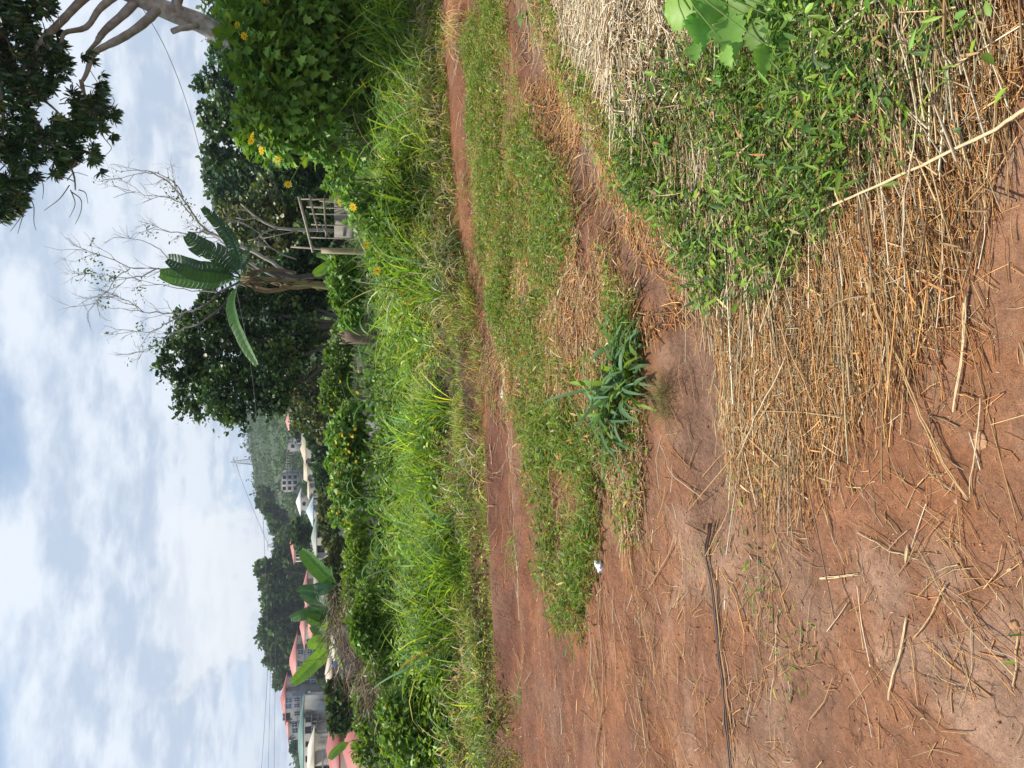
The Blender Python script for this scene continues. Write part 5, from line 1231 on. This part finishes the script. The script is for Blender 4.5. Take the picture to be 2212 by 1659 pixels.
def roofgeo(g, kind, x0, x1, y0, y1, ze, zr, col, oh=.6, th=.14, inset=None):
    x0 -= oh; x1 += oh; y0 -= oh; y1 += oh; ym = (y0 + y1) / 2; xm = (x0 + x1) / 2
    ins = (y1 - y0) / 2 if inset is None else inset
    if kind == 'hip': ins = min(ins, (x1 - x0) / 2 - .05); R = [(x0 + ins, ym, zr), (x1 - ins, ym, zr)]
    elif kind == 'gable': R = [(x0, ym, zr), (x1, ym, zr)]
    elif kind == 'front': R = [(xm, y0, zr), (xm, y1, zr)]
    elif kind == 'shed': 
        V = [(x0, y0, ze), (x1, y0, ze), (x1, y1, zr), (x0, y1, zr)]; V = V + [(a, b, c - th) for a, b, c in V]
        return g.addf(V, [(0, 1, 2, 3), (7, 6, 5, 4), (0, 4, 5, 1), (1, 5, 6, 2), (2, 6, 7, 3), (3, 7, 4, 0)], col)
    E = [(x0, y0, ze), (x1, y0, ze), (x1, y1, ze), (x0, y1, ze)]
    V = E + R + [(a, b, c - th) for a, b, c in E]
    if kind == 'front': F = [(0, 4, 5, 3), (4, 1, 2, 5), (0, 1, 4), (2, 3, 5)]
    else: F = [(0, 1, 5, 4), (2, 3, 4, 5), (1, 2, 5), (3, 0, 4)]
    F += [(0, 6, 7, 1), (1, 7, 8, 2), (2, 8, 9, 3), (3, 9, 6, 0), (9, 8, 7, 6)]
    return g.addf(V, F, col)

def house(name, label, D, Y0, Y1, Xe, Xb, Xr, wc, rc, kind='hip', depth=8, wins=(), rz=0, wm=None, cat='house', group='houses across the valley', oh=.6, fl=(), inset=None, extra=None, rm=None):
    """Y0<Y1 photo span (right/left), Xe eave, Xb visible base, Xr ridge"""
    pr = at(Xb, Y0, D); pl = at(Xb, Y1, D); w = pr[0] - pl[0]; zb = pl[2]; ze = at(Xe, Y0, D)[2] - zb; zr = at(Xr, Y0, D)[2] - zb
    base = np.array([(pr[0] + pl[0]) / 2, D, zb]); t = empty(name, base, label, cat, group, rz)
    g = Geo(); gz = min(0, float(Hgt(base[0], D, False)) - zb) - 2.5
    g.box(-w / 2, w / 2, 0, depth, gz, ze - .02, wc)
    if kind in ('gable',):
        for sx in (-w / 2, w / 2 - .2): g.addf([(sx, 0.01, ze - .02), (sx + .2, 0.01, ze - .02), (sx + .2, depth - .01, ze - .02), (sx, depth - .01, ze - .02), (sx, depth / 2, zr - .12), (sx + .2, depth / 2, zr - .12)], [(0, 1, 5, 4), (2, 3, 4, 5), (1, 2, 5), (3, 0, 4)], wc)
    if kind == 'front': g.addf([(-w / 2 + .01, .01, ze - .02), (w / 2 - .01, .01, ze - .02), (0, .01, zr - .15), (-w / 2 + .01, .25, ze - .02), (w / 2 - .01, .25, ze - .02), (0, .25, zr - .15)], [(0, 1, 2), (4, 3, 5), (0, 3, 4, 1), (1, 4, 5, 2), (2, 5, 3, 0)], wc)
    for z in fl: g.box(-w / 2 - .06, w / 2 + .06, -.1, 0, z * ze - .12, z * ze + .12, np.array(wc) * 1.15)
    build('wall', g, wm or M_WALL, t)
    if kind != 'none':
        g = Geo()
        if kind == 'flat': g.box(-w / 2 - .3, w / 2 + .3, -.3, depth + .3, ze, ze + .25, rc)
        else: roofgeo(g, kind, -w / 2, w / 2, 0, depth, ze, zr, rc, oh, inset=inset)
        build('roof', g, rm or M_ROOF, t)
    for q in wins:
        x, z, ww, hh = q[:4]; kw = q[4] if len(q) > 4 else {}
        win(t, (x - .5) * w, z * ze, ww, hh, **kw)
    if extra: extra(t, w, ze, depth)
    return t
PINK = (.50, .19, .16); RED = (.42, .11, .09); CREAM = (.50, .42, .29); GREY = (.26, .25, .235); PALE = (.42, .40, .37)
OPN = dict(fc=(.30, .29, .27), mull=False)  # openings are not cut: shade inside is painted as a dark sheet

def dish(t, x, z, y=-.5, r=.45):
    g = Geo(); k = 10; c = np.array([x, y, z])
    V = [c + np.array([r * math.cos(a), -.1, r * math.sin(a)]) for a in np.arange(k) * 2 * PI / k] + [c + np.array([0, .12, 0])]
    g.addf(V, [(i, (i + 1) % k, k) for i in range(k)] + [((i + 1) % k, i, k) for i in []], (.8, .8, .8)); g.box(x - .03, x + .03, y + .1, .02, z - .03, z + .03, (.4, .4, .4)); build('satellite_dish', g, M_METAL, t)

# the grey block: one building of three ranges
def grey_block():
    D = 235
    def rng3(Y0, Y1, Xe, Xr, x_off, depth, nm, wins, wc=GREY, kind='hip', y0=0):
        pass
    bc = at(690, 1510, D); t = empty('apartment_block', bc, 'large grey block building with red roofs, three storeys at its middle tower', 'building', 'houses across the valley')
    cx = bc[0]
    def X_(Y): return at(690, Y, D)[0] - cx
    def Z_(X): return at(X, 1510, D)[2] - bc[2]
    spans = [(1397, 1490, 640, 623, 2.5, GREY), (1482, 1552, 617, 603, 0, (.24, .235, .23)), (1552, 1597, 623, 614, 1.5, GREY)]
    for (Ya, Yb, Xe, Xr, y0, wc) in spans:
        g = Geo(); g.box(X_(Yb), X_(Ya), y0, y0 + 11, -6, Z_(Xe), wc)
        for zf in (.33, .66): g.box(X_(Yb) - .05, X_(Ya) + .05, y0 - .08, y0, Z_(Xe) * zf - .1, Z_(Xe) * zf + .1, np.array(wc) * 1.2)
        build('wall', g, M_BLOCK, t)
        g = Geo(); roofgeo(g, 'hip', X_(Yb), X_(Ya), y0, y0 + 11, Z_(Xe) + .05, Z_(Xr), RED if Ya == 1482 else PINK, .7); build('roof', g, M_ROOF, t)
    W = dict(fc=(.78, .78, .78), pc=(.06, .08, .12)); BL = dict(fc=(.7, .74, .8), pc=(.16, .28, .55))
    def wn(X, Y, w, h, y0, kw): win(t, X_(Y), Z_(X), w, h, y=y0, fr=.14, **kw)
    for X, Y in ((649, 1411), (648, 1437), (647, 1464)): wn(X, Y, 1.6, 1.7, 2.5, W)
    for X, Y in ((669, 1411), (667, 1437), (664, 1467), (677, 1478)): wn(X, Y, 1.6, 1.7, 2.5, W)
    for X, Y in ((645, 1422), (645, 1430), (665, 1422)): wn(X, Y, .8, .8, 2.5, W)
    for X, Y in ((623, 1506), (622, 1519)): wn(X, Y, 1.5, 2.2, 0, BL)
    wn(622, 1493, 1.6, .9, 0, BL); wn(619, 1541, 2.2, 2.2, 0, OPN)
    for X in (642, 660): 
        for Y in (1506, 1519, 1536): wn(X, Y, 1.5, 1.8, 0, W)
    wn(676, 1508, 2.6, 2., 0, W); wn(676, 1535, 2.0, 2., 0, OPN)
    g = Geo(); g.box(X_(1497), X_(1492), -.06, .02, Z_(668), Z_(632), (.12, .2, .36)); build('stair_glazing', g, M_DARK, t)
    for X, Y, s in ((636, 1564, 1.6), (636, 1551, .8), (655, 1552, .8), (637, 1577, 1.6), (632, 1588, .8)): wn(X, Y, s, s * 1.1, 1.5, W)
    for X, Y in ((679, 1501), (667, 1520), (692, 1524), (668, 1492)):
        dish(t, X_(Y), Z_(X))
grey_block()

def balc(t, w, ze, depth):
    for i in range(7):
        x = -w / 2 + (i + .5) * w / 7
        g = Geo(); g.box(x - .12, x + .12, -1.3, -1.1, -3, ze * .52, PALE); build('column', g, M_WALL, t)
    g = Geo(); g.box(-w / 2, w / 2, -1.35, 0, ze * .5, ze * .56, PALE); g.box(-w / 2, w / 2, -1.35, 0, ze * .12, ze * .18, PALE); build('balcony', g, M_WALL, t)
    g = Geo(); g.box(-w / 2, w / 2, -1.34, -1.22, ze * .18, ze * .27, (.34, .33, .31)); build('balustrade', g, M_WALL, t)
house('apartment_house', 'long pale building with green roof and open balconies at the far left', 175, 1540, 1700, 655, 694, 642, (.46, .45, .43), (.10, .20, .17), 'hip', 12,
      [(.93, .72, 1.3, 1.3, OPN), (.79, .7, 1.6, 1.6, OPN), (.6, .7, 1.2, 1.4, OPN), (.4, .7, 1.4, 1.4, OPN)] + [(x, z, 1.5, 1.5, OPN) for x in (.9, .76, .62, .48, .3) for z in (.35,)], extra=balc, cat='building', inset=7)
house('small_house', 'cream house with arched ground floor beneath the long green roof', 120, 1625, 1700, 678, 716, 663, (.50, .46, .40), (.70, .62, .48), 'front', 8,
      [(.15, .72, 1., 1.6, OPN), (.15, .3, .9, 1.5, OPN), (.45, .7, 2.2, 2.4, OPN), (.45, .25, 2.0, 1.9, OPN)], fl=(.5,))
house('tiled_house', 'near house with dark red tiled roof at the far left edge', 62, 1597, 1720, 731, 745, 705, (.34, .32, .29), (.36, .10, .09), 'hip', 9, [], rz=.1, oh=.8)
house('tiled_house', 'lower porch roof of red tiles in front of the near tiled house', 56, 1568, 1720, 774, 782, 742, (.36, .34, .31), (.40, .12, .10), 'hip', 5, [], rz=.1, oh=.7)
house('beige_house', 'low house with beige hip roof left of the brush heap', 100, 1440, 1515, 716, 732, 702, (.33, .31, .28), (.60, .50, .38), 'hip', 8, [(.25, .4, 1.2, 1., OPN), (.7, .4, 1.2, 1., OPN)])
house('beige_house', 'small cream roof tucked behind the longest banana leaf', 90, 1383, 1418, 722, 735, 715, (.4, .37, .33), (.66, .58, .46), 'gable', 6)
blueY = at(722, 1435, 88); g = Geo(); g.tube([blueY + np.array([0, 0, -.45]), blueY + np.array([0, 0, -.35]), blueY + np.array([0, 0, .2]), blueY + np.array([0, 0, .3])], [.2, .32, .32, .2], 12, (.06, .22, .5)); o = build('water_tank', shift(g, blueY), M_METAL); o.location = blueY; tag(o, 'small bright blue water tank beside the beige roof', 'water tank')
house('pink_roof_house', 'long house with salmon roof and white windows under the grove', 190, 1330, 1396, 658, 690, 646, (.34, .31, .28), PINK, 'hip', 9, [(.2, .7, 1.1, 1.2), (.75, .7, 1.1, 1.2), (.3, .25, 1.6, 1.5, OPN), (.7, .2, 1.6, 1.4, OPN)], fl=(.45,))
house('pink_roof_house', 'lower salmon roofed wing in front of the long salmon house', 182, 1318, 1378, 674, 694, 664, (.32, .30, .27), (.52, .21, .17), 'shed', 5, [(.3, .5, 1.6, 1.4, OPN), (.7, .5, 1.6, 1.4, OPN)])
house('pink_roof_house', 'salmon roofed house above the middle banana leaves', 170, 1252, 1315, 663, 690, 651, (.36, .33, .29), PINK, 'hip', 9, [(.3, .55, 1.2, 1.3, OPN), (.7, .55, 1.2, 1.3, OPN)])
house('cream_roof_house', 'low cream roofed house between the two pink roofed houses', 140, 1260, 1300, 686, 700, 677, (.35, .33, .3), CREAM, 'gable', 7, [(.5, .4, 1.2, 1.1, OPN)])
house('cream_roof_house', 'little tan roofed house under the banana leaves in front of the salmon wing', 120, 1300, 1345, 700, 714, 692, (.38, .36, .33), CREAM, 'gable', 6, [(.3, .4, 1.1, 1., OPN), (.7, .4, 1.1, 1., OPN)])
def vera(t, w, ze, depth):
    g = Geo()
    for i in range(5): g.box(-w / 2 + .1 + i * w * .13, -w / 2 + .35 + i * w * .13, -1.2, -1., -1, ze * .95, (.6, .58, .55))
    build('column', g, M_WALL, t)
    for z in (.5, .92):
        g = Geo(); g.box(-w / 2, 0, -1.25, 0, ze * z - .12, ze * z + .1, (.45, .42, .38)); build('balcony', g, M_WALL, t)
house('red_roof_house', 'two storey house with red hipped roof and white columned balconies', 160, 1150, 1210, 635, 678, 624, (.48, .42, .33), (.45, .14, .12), 'hip', 9, [(.75, .75, 1.1, 1.3, OPN), (.75, .3, 1.1, 1.3, OPN), (.3, .75, 2., 1.6, OPN), (.3, .3, 2., 1.6, OPN)], extra=vera)
house('green_roof_house', 'long cream house with grey green roof next to the bright banana leaf', 125, 1140, 1205, 683, 704, 671, (.44, .42, .37), (.30, .34, .28), 'hip', 9, [(.3, .5, 1.2, 1.2, OPN), (.8, .5, 1.2, 1.2, OPN)])
house('white_roof_house', 'pale blue white roof between the round mango and the scrub', 140, 1092, 1130, 676, 690, 660, (.42, .41, .4), (.44, .52, .54), 'hip', 8)
house('white_roof_house', 'bright white hipped roof at the foot of the hill', 240, 1066, 1110, 649, 662, 638, (.36, .35, .33), (.72, .72, .72), 'hip', 9, [(.5, .4, 1.2, 1., OPN)], inset=6)
def shell(t, w, ze, depth):
    g = Geo()
    for i in range(9): g.box(w / 2 + i * 1.1, w / 2 + i * 1.1 + .25, .3, .6, -1, ze * (.88 - i * .03), (.30, .29, .28))
    for z in (.4, .7): g.box(w / 2, w / 2 + 9.2, .2, 5, ze * z - .12, ze * z + .1, (.34, .33, .32))
    build('scaffold_bay', g, M_WALL, t)
house('unfinished_building', 'grey unfinished three storey shell with open window holes on the hillside', 330, 1022, 1062, 608, 645, 606, (.37, .355, .345), (.3, .3, .3), 'flat', 12,
      [(x, z, 1.5, 1.4, OPN) for x in (.2, .5, .8) for z in (.2, .52, .84)], extra=shell, fl=(.35, .68), cat='building')
house('shell_wing', 'low grey roofless wing at the right of the hillside shell', 325, 952, 975, 622, 648, 621, (.33, .32, .31), (.3, .3, .3), 'flat', 8, [(.5, .6, 1.5, 1.4, OPN)], cat='building')
house('cream_roof_house', 'long cream roofed house above the wide dark tree', 190, 945, 1000, 660, 670, 647, (.36, .34, .31), CREAM, 'hip', 9, inset=5)
house('cream_roof_house', 'cream roofed house left of the long one above the wide dark tree', 195, 1000, 1035, 664, 674, 655, (.36, .34, .31), CREAM, 'gable', 8)
house('cream_roof_house', 'thin sliver of cream roof left of the wide dark tree', 210, 1045, 1075, 668, 674, 663, (.36, .34, .31), CREAM, 'shed', 6)
house('pink_hip_house', 'salmon hip roofed house at the foot of the rocky hill', 260, 884, 938, 627, 642, 615, (.42, .40, .38), (.56, .25, .2), 'hip', 10, [(.3, .5, 1.2, 1.2, OPN), (.7, .5, 1.2, 1.2, OPN)])
house('pale_house', 'pale flat house with a row of openings below the salmon hip roof', 225, 925, 958, 637, 658, 634, (.48, .46, .42), (.5, .48, .44), 'flat', 8, [(x, .6, .9, 1.2, OPN) for x in (.15, .38, .62, .85)])
house('pale_house', 'small grey house right of the pale one, half behind branches', 200, 880, 925, 652, 672, 645, (.45, .44, .42), (.42, .41, .4), 'gable', 8, [(.5, .5, 1.1, 1.1, OPN)])
def stilts(t, w, ze, depth):
    g = Geo()
    for i in range(4): g.box(-w / 2 + i * w / 3.3, -w / 2 + i * w / 3.3 + .2, -1.2, -1., -2.5, ze, (.16, .11, .08))
    build('post', g, M_WOOD, t)
house('cream_house', 'open cream house on brown posts with stored boards', 115, 878, 925, 662, 700, 658, (.50, .43, .30), (.45, .42, .35), 'shed', 6, [(.3, .3, 1.2, 1.6, OPN)], extra=stilts)
house('garden_wall', 'whitewashed low wall catching the light below the dark tree', 60, 884, 958, 722, 731, 722, (.72, .70, .66), (.7, .7, .7), 'none', .3, cat='wall', group=None)

# ---------------------------------------------------------------- pylons, cables
def pylon(label, D, Y, Xb, Xt, half, r=.22, arms=(.72, .86)):
    b = at(Xb, Y, D); h = at(Xt, Y, D)[2] - b[2]; base = b - np.array([0, 0, 4.])
    t = empty('pylon', base, label, 'pylon', 'power pylons on the skyline'); col = (.42, .44, .46)
    def hw(z): return half * (1 - .86 * z)
    g = Geo(); C_ = [(1, 1), (-1, 1), (-1, -1), (1, -1)]
    for sx, sy in C_: g.tube([b + np.array([sx * half * 1.03, sy * half * 1.03, -4]), b + np.array([sx * hw(1), sy * hw(1), h])], r, 4, col)
    zz = np.linspace(0, 1, 9)
    for a, c in zip(zz[:-1], zz[1:]):
        for i in range(4):
            p, q = C_[i], C_[(i + 1) % 4]
            g.tube([b + np.array([p[0] * hw(a), p[1] * hw(a), h * a]), b + np.array([q[0] * hw(c), q[1] * hw(c), h * c])], r * .5, 3, col, False)
            g.tube([b + np.array([q[0] * hw(a), q[1] * hw(a), h * a]), b + np.array([p[0] * hw(c), p[1] * hw(c), h * c])], r * .5, 3, col, False)
    part('tower', g, M_METAL, t, base)
    for z in arms:
        g = Geo()
        for s in (-1, 1):
            g.tube([b + np.array([s * hw(z), 0, h * z]), b + np.array([s * half * 1.5, 0, h * z + .3])], r * .6, 4, col); g.tube([b + np.array([s * hw(z), 0, h * (z + .05)]), b + np.array([s * half * 1.5, 0, h * z + .3])], r * .5, 4, col)
            g.tube([b + np.array([s * half * 1.5, 0, h * z + .3]), b + np.array([s * half * 1.5, 0, h * z - 1.8])], r * .5, 4, col)
        part('cross_arm', g, M_METAL, t, base)
    return b, h
pylon('tall lattice pylon standing on the ridge above the grey hillside shell', 850, 997, 552, 497, 3.6, .3)
pylon('small distant lattice pylon between the skyline trees', 900, 1178, 596, 577, 4., .25, (.9,))
def cable(label, P, r, mat=M_METAL, col=(.10, .10, .11)):
    Q = np.array([at(*p) for p in P]); tt = np.linspace(0, len(P) - 1, len(P) * 8); S = np.stack([np.interp(tt, range(len(P)), Q[:, k]) for k in range(3)], 1)
    for _ in range(12): S[1:-1] = (S[:-2] + 2 * S[1:-1] + S[2:]) / 4
    g = Geo(); g.tube(S, r, 5, col); base = S[0].copy(); o = build('power_cable', shift(g, base), mat); o.location = base; tag(o, label, 'cable', 'overhead power cables')
cable('single power cable sagging from the leaning tree across the hills to the left', [(255, -60, 15), (350, 80, 16), (410, 235, 18), (458, 430, 21), (497, 560, 23), (545, 790, 24.5), (562, 1000, 26), (575, 1250, 27), (580, 1420, 28), (572, 1560, 29), (562, 1700, 30)], .0065)
cable('faint cable strung from the ridge pylon down to the left', [(505, 990, 850), (530, 1060, 850), (555, 1120, 860), (580, 1178, 890)], .22)
cable('upper thin cable over the grey block roofs', [(585, 1400, 60), (582, 1550, 60), (579, 1700, 60)], .013)
cable('lower thin cable just over the green roof', [(596, 1350, 64), (594, 1500, 64), (592, 1700, 64)], .013)

# air
hb = bpy.data.meshes.new('haze'); x0, x1, y0, y1, z0, z1 = -2600, 2600, -70, 3050, -60, 200
hb.from_pydata([(x, y, z) for z in (z0, z1) for y in (y0, y1) for x in (x0, x1)], [], [(0, 2, 3, 1), (4, 5, 7, 6), (0, 1, 5, 4), (2, 6, 7, 3), (0, 4, 6, 2), (1, 3, 7, 5)])
ho = bpy.data.objects.new('haze', hb); COL.objects.link(ho); tag(ho, 'thin pale blue haze over the valley and the far hill', 'haze', kind='stuff')
hm, hnt, hN, hL = newmat('haze_air'); hout = hN.new('ShaderNodeOutputMaterial'); hv = hN.new('ShaderNodeVolumePrincipled')
hv.inputs['Color'].default_value = (.80, .88, 1, 1); hv.inputs['Density'].default_value = .00026; hv.inputs['Anisotropy'].default_value = .2
hL.new(hv.outputs[0], hout.inputs['Volume']); hb.materials.append(hm)
# ---------------------------------------------------------------- world, sun, camera
def make_world():
    w = bpy.data.worlds.new('World'); scene.world = w; w.use_nodes = True
    nt = w.node_tree; N = nt.nodes; L = nt.links
    for q in list(N): N.remove(q)
    out = N.new('ShaderNodeOutputWorld'); bg = N.new('ShaderNodeBackground'); bg.inputs[1].default_value = .1; L.new(bg.outputs[0], out.inputs[0])
    sky = N.new('ShaderNodeTexSky'); sky.sky_type = 'NISHITA'; sky.sun_disc = False
    sky.sun_elevation = SUN_EL; sky.sun_rotation = SUN_AZ; sky.air_density = 1.2; sky.dust_density = 1.5
    tc = N.new('ShaderNodeTexCoord'); sp = N.new('ShaderNodeSeparateXYZ'); L.new(tc.outputs['Generated'], sp.inputs[0])
    def math_(op, a, b=None, c=None):
        q = N.new('ShaderNodeMath'); q.operation = op
        for i, v in enumerate((a, b, c)):
            if v is None: continue
            if isinstance(v, (int, float)): q.inputs[i].default_value = v
            else: L.new(v, q.inputs[i])
        return q.outputs[0]
    def ramp(src, a0, a1, b0=0., b1=1.):
        r = N.new('ShaderNodeMapRange'); r.interpolation_type = 'SMOOTHSTEP'
        for i, v in enumerate((a0, a1, b0, b1)): r.inputs[i + 1].default_value = v
        L.new(src, r.inputs[0]); return r.outputs[0]
    zz = math_('ADD', math_('MAXIMUM', sp.outputs[2], 0.0), .16)
    px = math_('DIVIDE', sp.outputs[0], zz); py = math_('DIVIDE', sp.outputs[1], zz)
    cb = N.new('ShaderNodeCombineXYZ'); L.new(px, cb.inputs[0]); L.new(py, cb.inputs[1]); cb.inputs[2].default_value = 3.7
    def noise(sc, det, rough, src=cb.outputs[0], off=None):
        n = N.new('ShaderNodeTexNoise'); n.inputs['Scale'].default_value = sc; n.inputs['Detail'].default_value = det; n.inputs['Roughness'].default_value = rough
        if off:
            m = N.new('ShaderNodeMapping'); m.inputs['Location'].default_value = off; L.new(src, m.inputs[0]); src = m.outputs[0]
        L.new(src, n.inputs[0]); return n.outputs[0]
    cover = noise(.85, 8, .6, off=(2.2, .3, 0))
    mask = ramp(math_('SUBTRACT', cover, ramp(sp.outputs[2], .22, .50, 0, .22)), .33, .45)
    fine = math_('ADD', math_('MULTIPLY', noise(1.5, 9, .6, off=(7, 1, 2)), .6), math_('MULTIPLY', noise(5.5, 6, .55, off=(2, 5, 2)), .4))
    bright = ramp(fine, .43, .57)
    # cumulus puffs low over the horizon, in direction space
    puff = noise(4.2, 9, .6, tc.outputs['Generated'], (1.3, .2, .4))
    pm = math_('MULTIPLY', ramp(puff, .53, .58), ramp(sp.outputs[2], .08, .24, 1., .0))
    cc = N.new('ShaderNodeMix'); cc.data_type = 'RGBA'; L.new(bright, cc.inputs[0]); cc.inputs[6].default_value = (4.3, 5.2, 6.5, 1); cc.inputs[7].default_value = (7.0, 7.6, 8.4, 1)
    mx = N.new('ShaderNodeMix'); mx.data_type = 'RGBA'; L.new(mask, mx.inputs[0])
    # clear gaps: milky blue
    hz = N.new('ShaderNodeMix'); hz.data_type = 'RGBA'; L.new(ramp(sp.outputs[2], .0, .42, .95, .12), hz.inputs[0]); L.new(sky.outputs[0], hz.inputs[6]); hz.inputs[7].default_value = (4.2, 5.8, 8.0, 1)
    L.new(hz.outputs[2], mx.inputs[6]); L.new(cc.outputs[2], mx.inputs[7])
    m2 = N.new('ShaderNodeMix'); m2.data_type = 'RGBA'; L.new(math_('MULTIPLY', pm, .85), m2.inputs[0]); L.new(mx.outputs[2], m2.inputs[6]); m2.inputs[7].default_value = (8.3, 8.5, 8.6, 1)
    L.new(m2.outputs[2], bg.inputs[0])
SUN_EL = math.radians(66); SUN_DIR_AZ = math.radians(-68)      # high, ahead and slightly to the left
SUN_AZ = SUN_DIR_AZ
make_world()
sd = bpy.data.lights.new('sun', 'SUN'); sd.energy = 4.8; sd.angle = math.radians(4); sd.color = (1, .94, .83)
so = bpy.data.objects.new('sun', sd); COL.objects.link(so)
dirv = Vector((math.sin(SUN_DIR_AZ) * math.cos(SUN_EL), math.cos(SUN_DIR_AZ) * math.cos(SUN_EL), math.sin(SUN_EL)))
so.rotation_euler = dirv.to_track_quat('Z', 'Y').to_euler(); so.location = (0, 0, 30)

cd = bpy.data.cameras.new('camera'); cd.sensor_width = 36; cd.lens = 36 * FP / 2212; cd.clip_start = .05; cd.clip_end = 6000
co = bpy.data.objects.new('camera', cd); COL.objects.link(co)
from mathutils import Matrix
U = Vector((0, SP, CP)); R_ = Vector((1, 0, 0)); Fw = Vector((0, CP, -SP))
mat = Matrix((-U, R_, -Fw)).transposed().to_4x4(); mat.translation = (0, 0, EYE)
co.matrix_world = mat
scene.camera = co
scene.view_settings.view_transform = 'Standard'; scene.view_settings.look = 'None'; scene.view_settings.exposure = .3
scene.cycles.max_bounces = 6; scene.cycles.diffuse_bounces = 3; scene.cycles.transparent_max_bounces = 8
scene.cycles.use_denoising = True
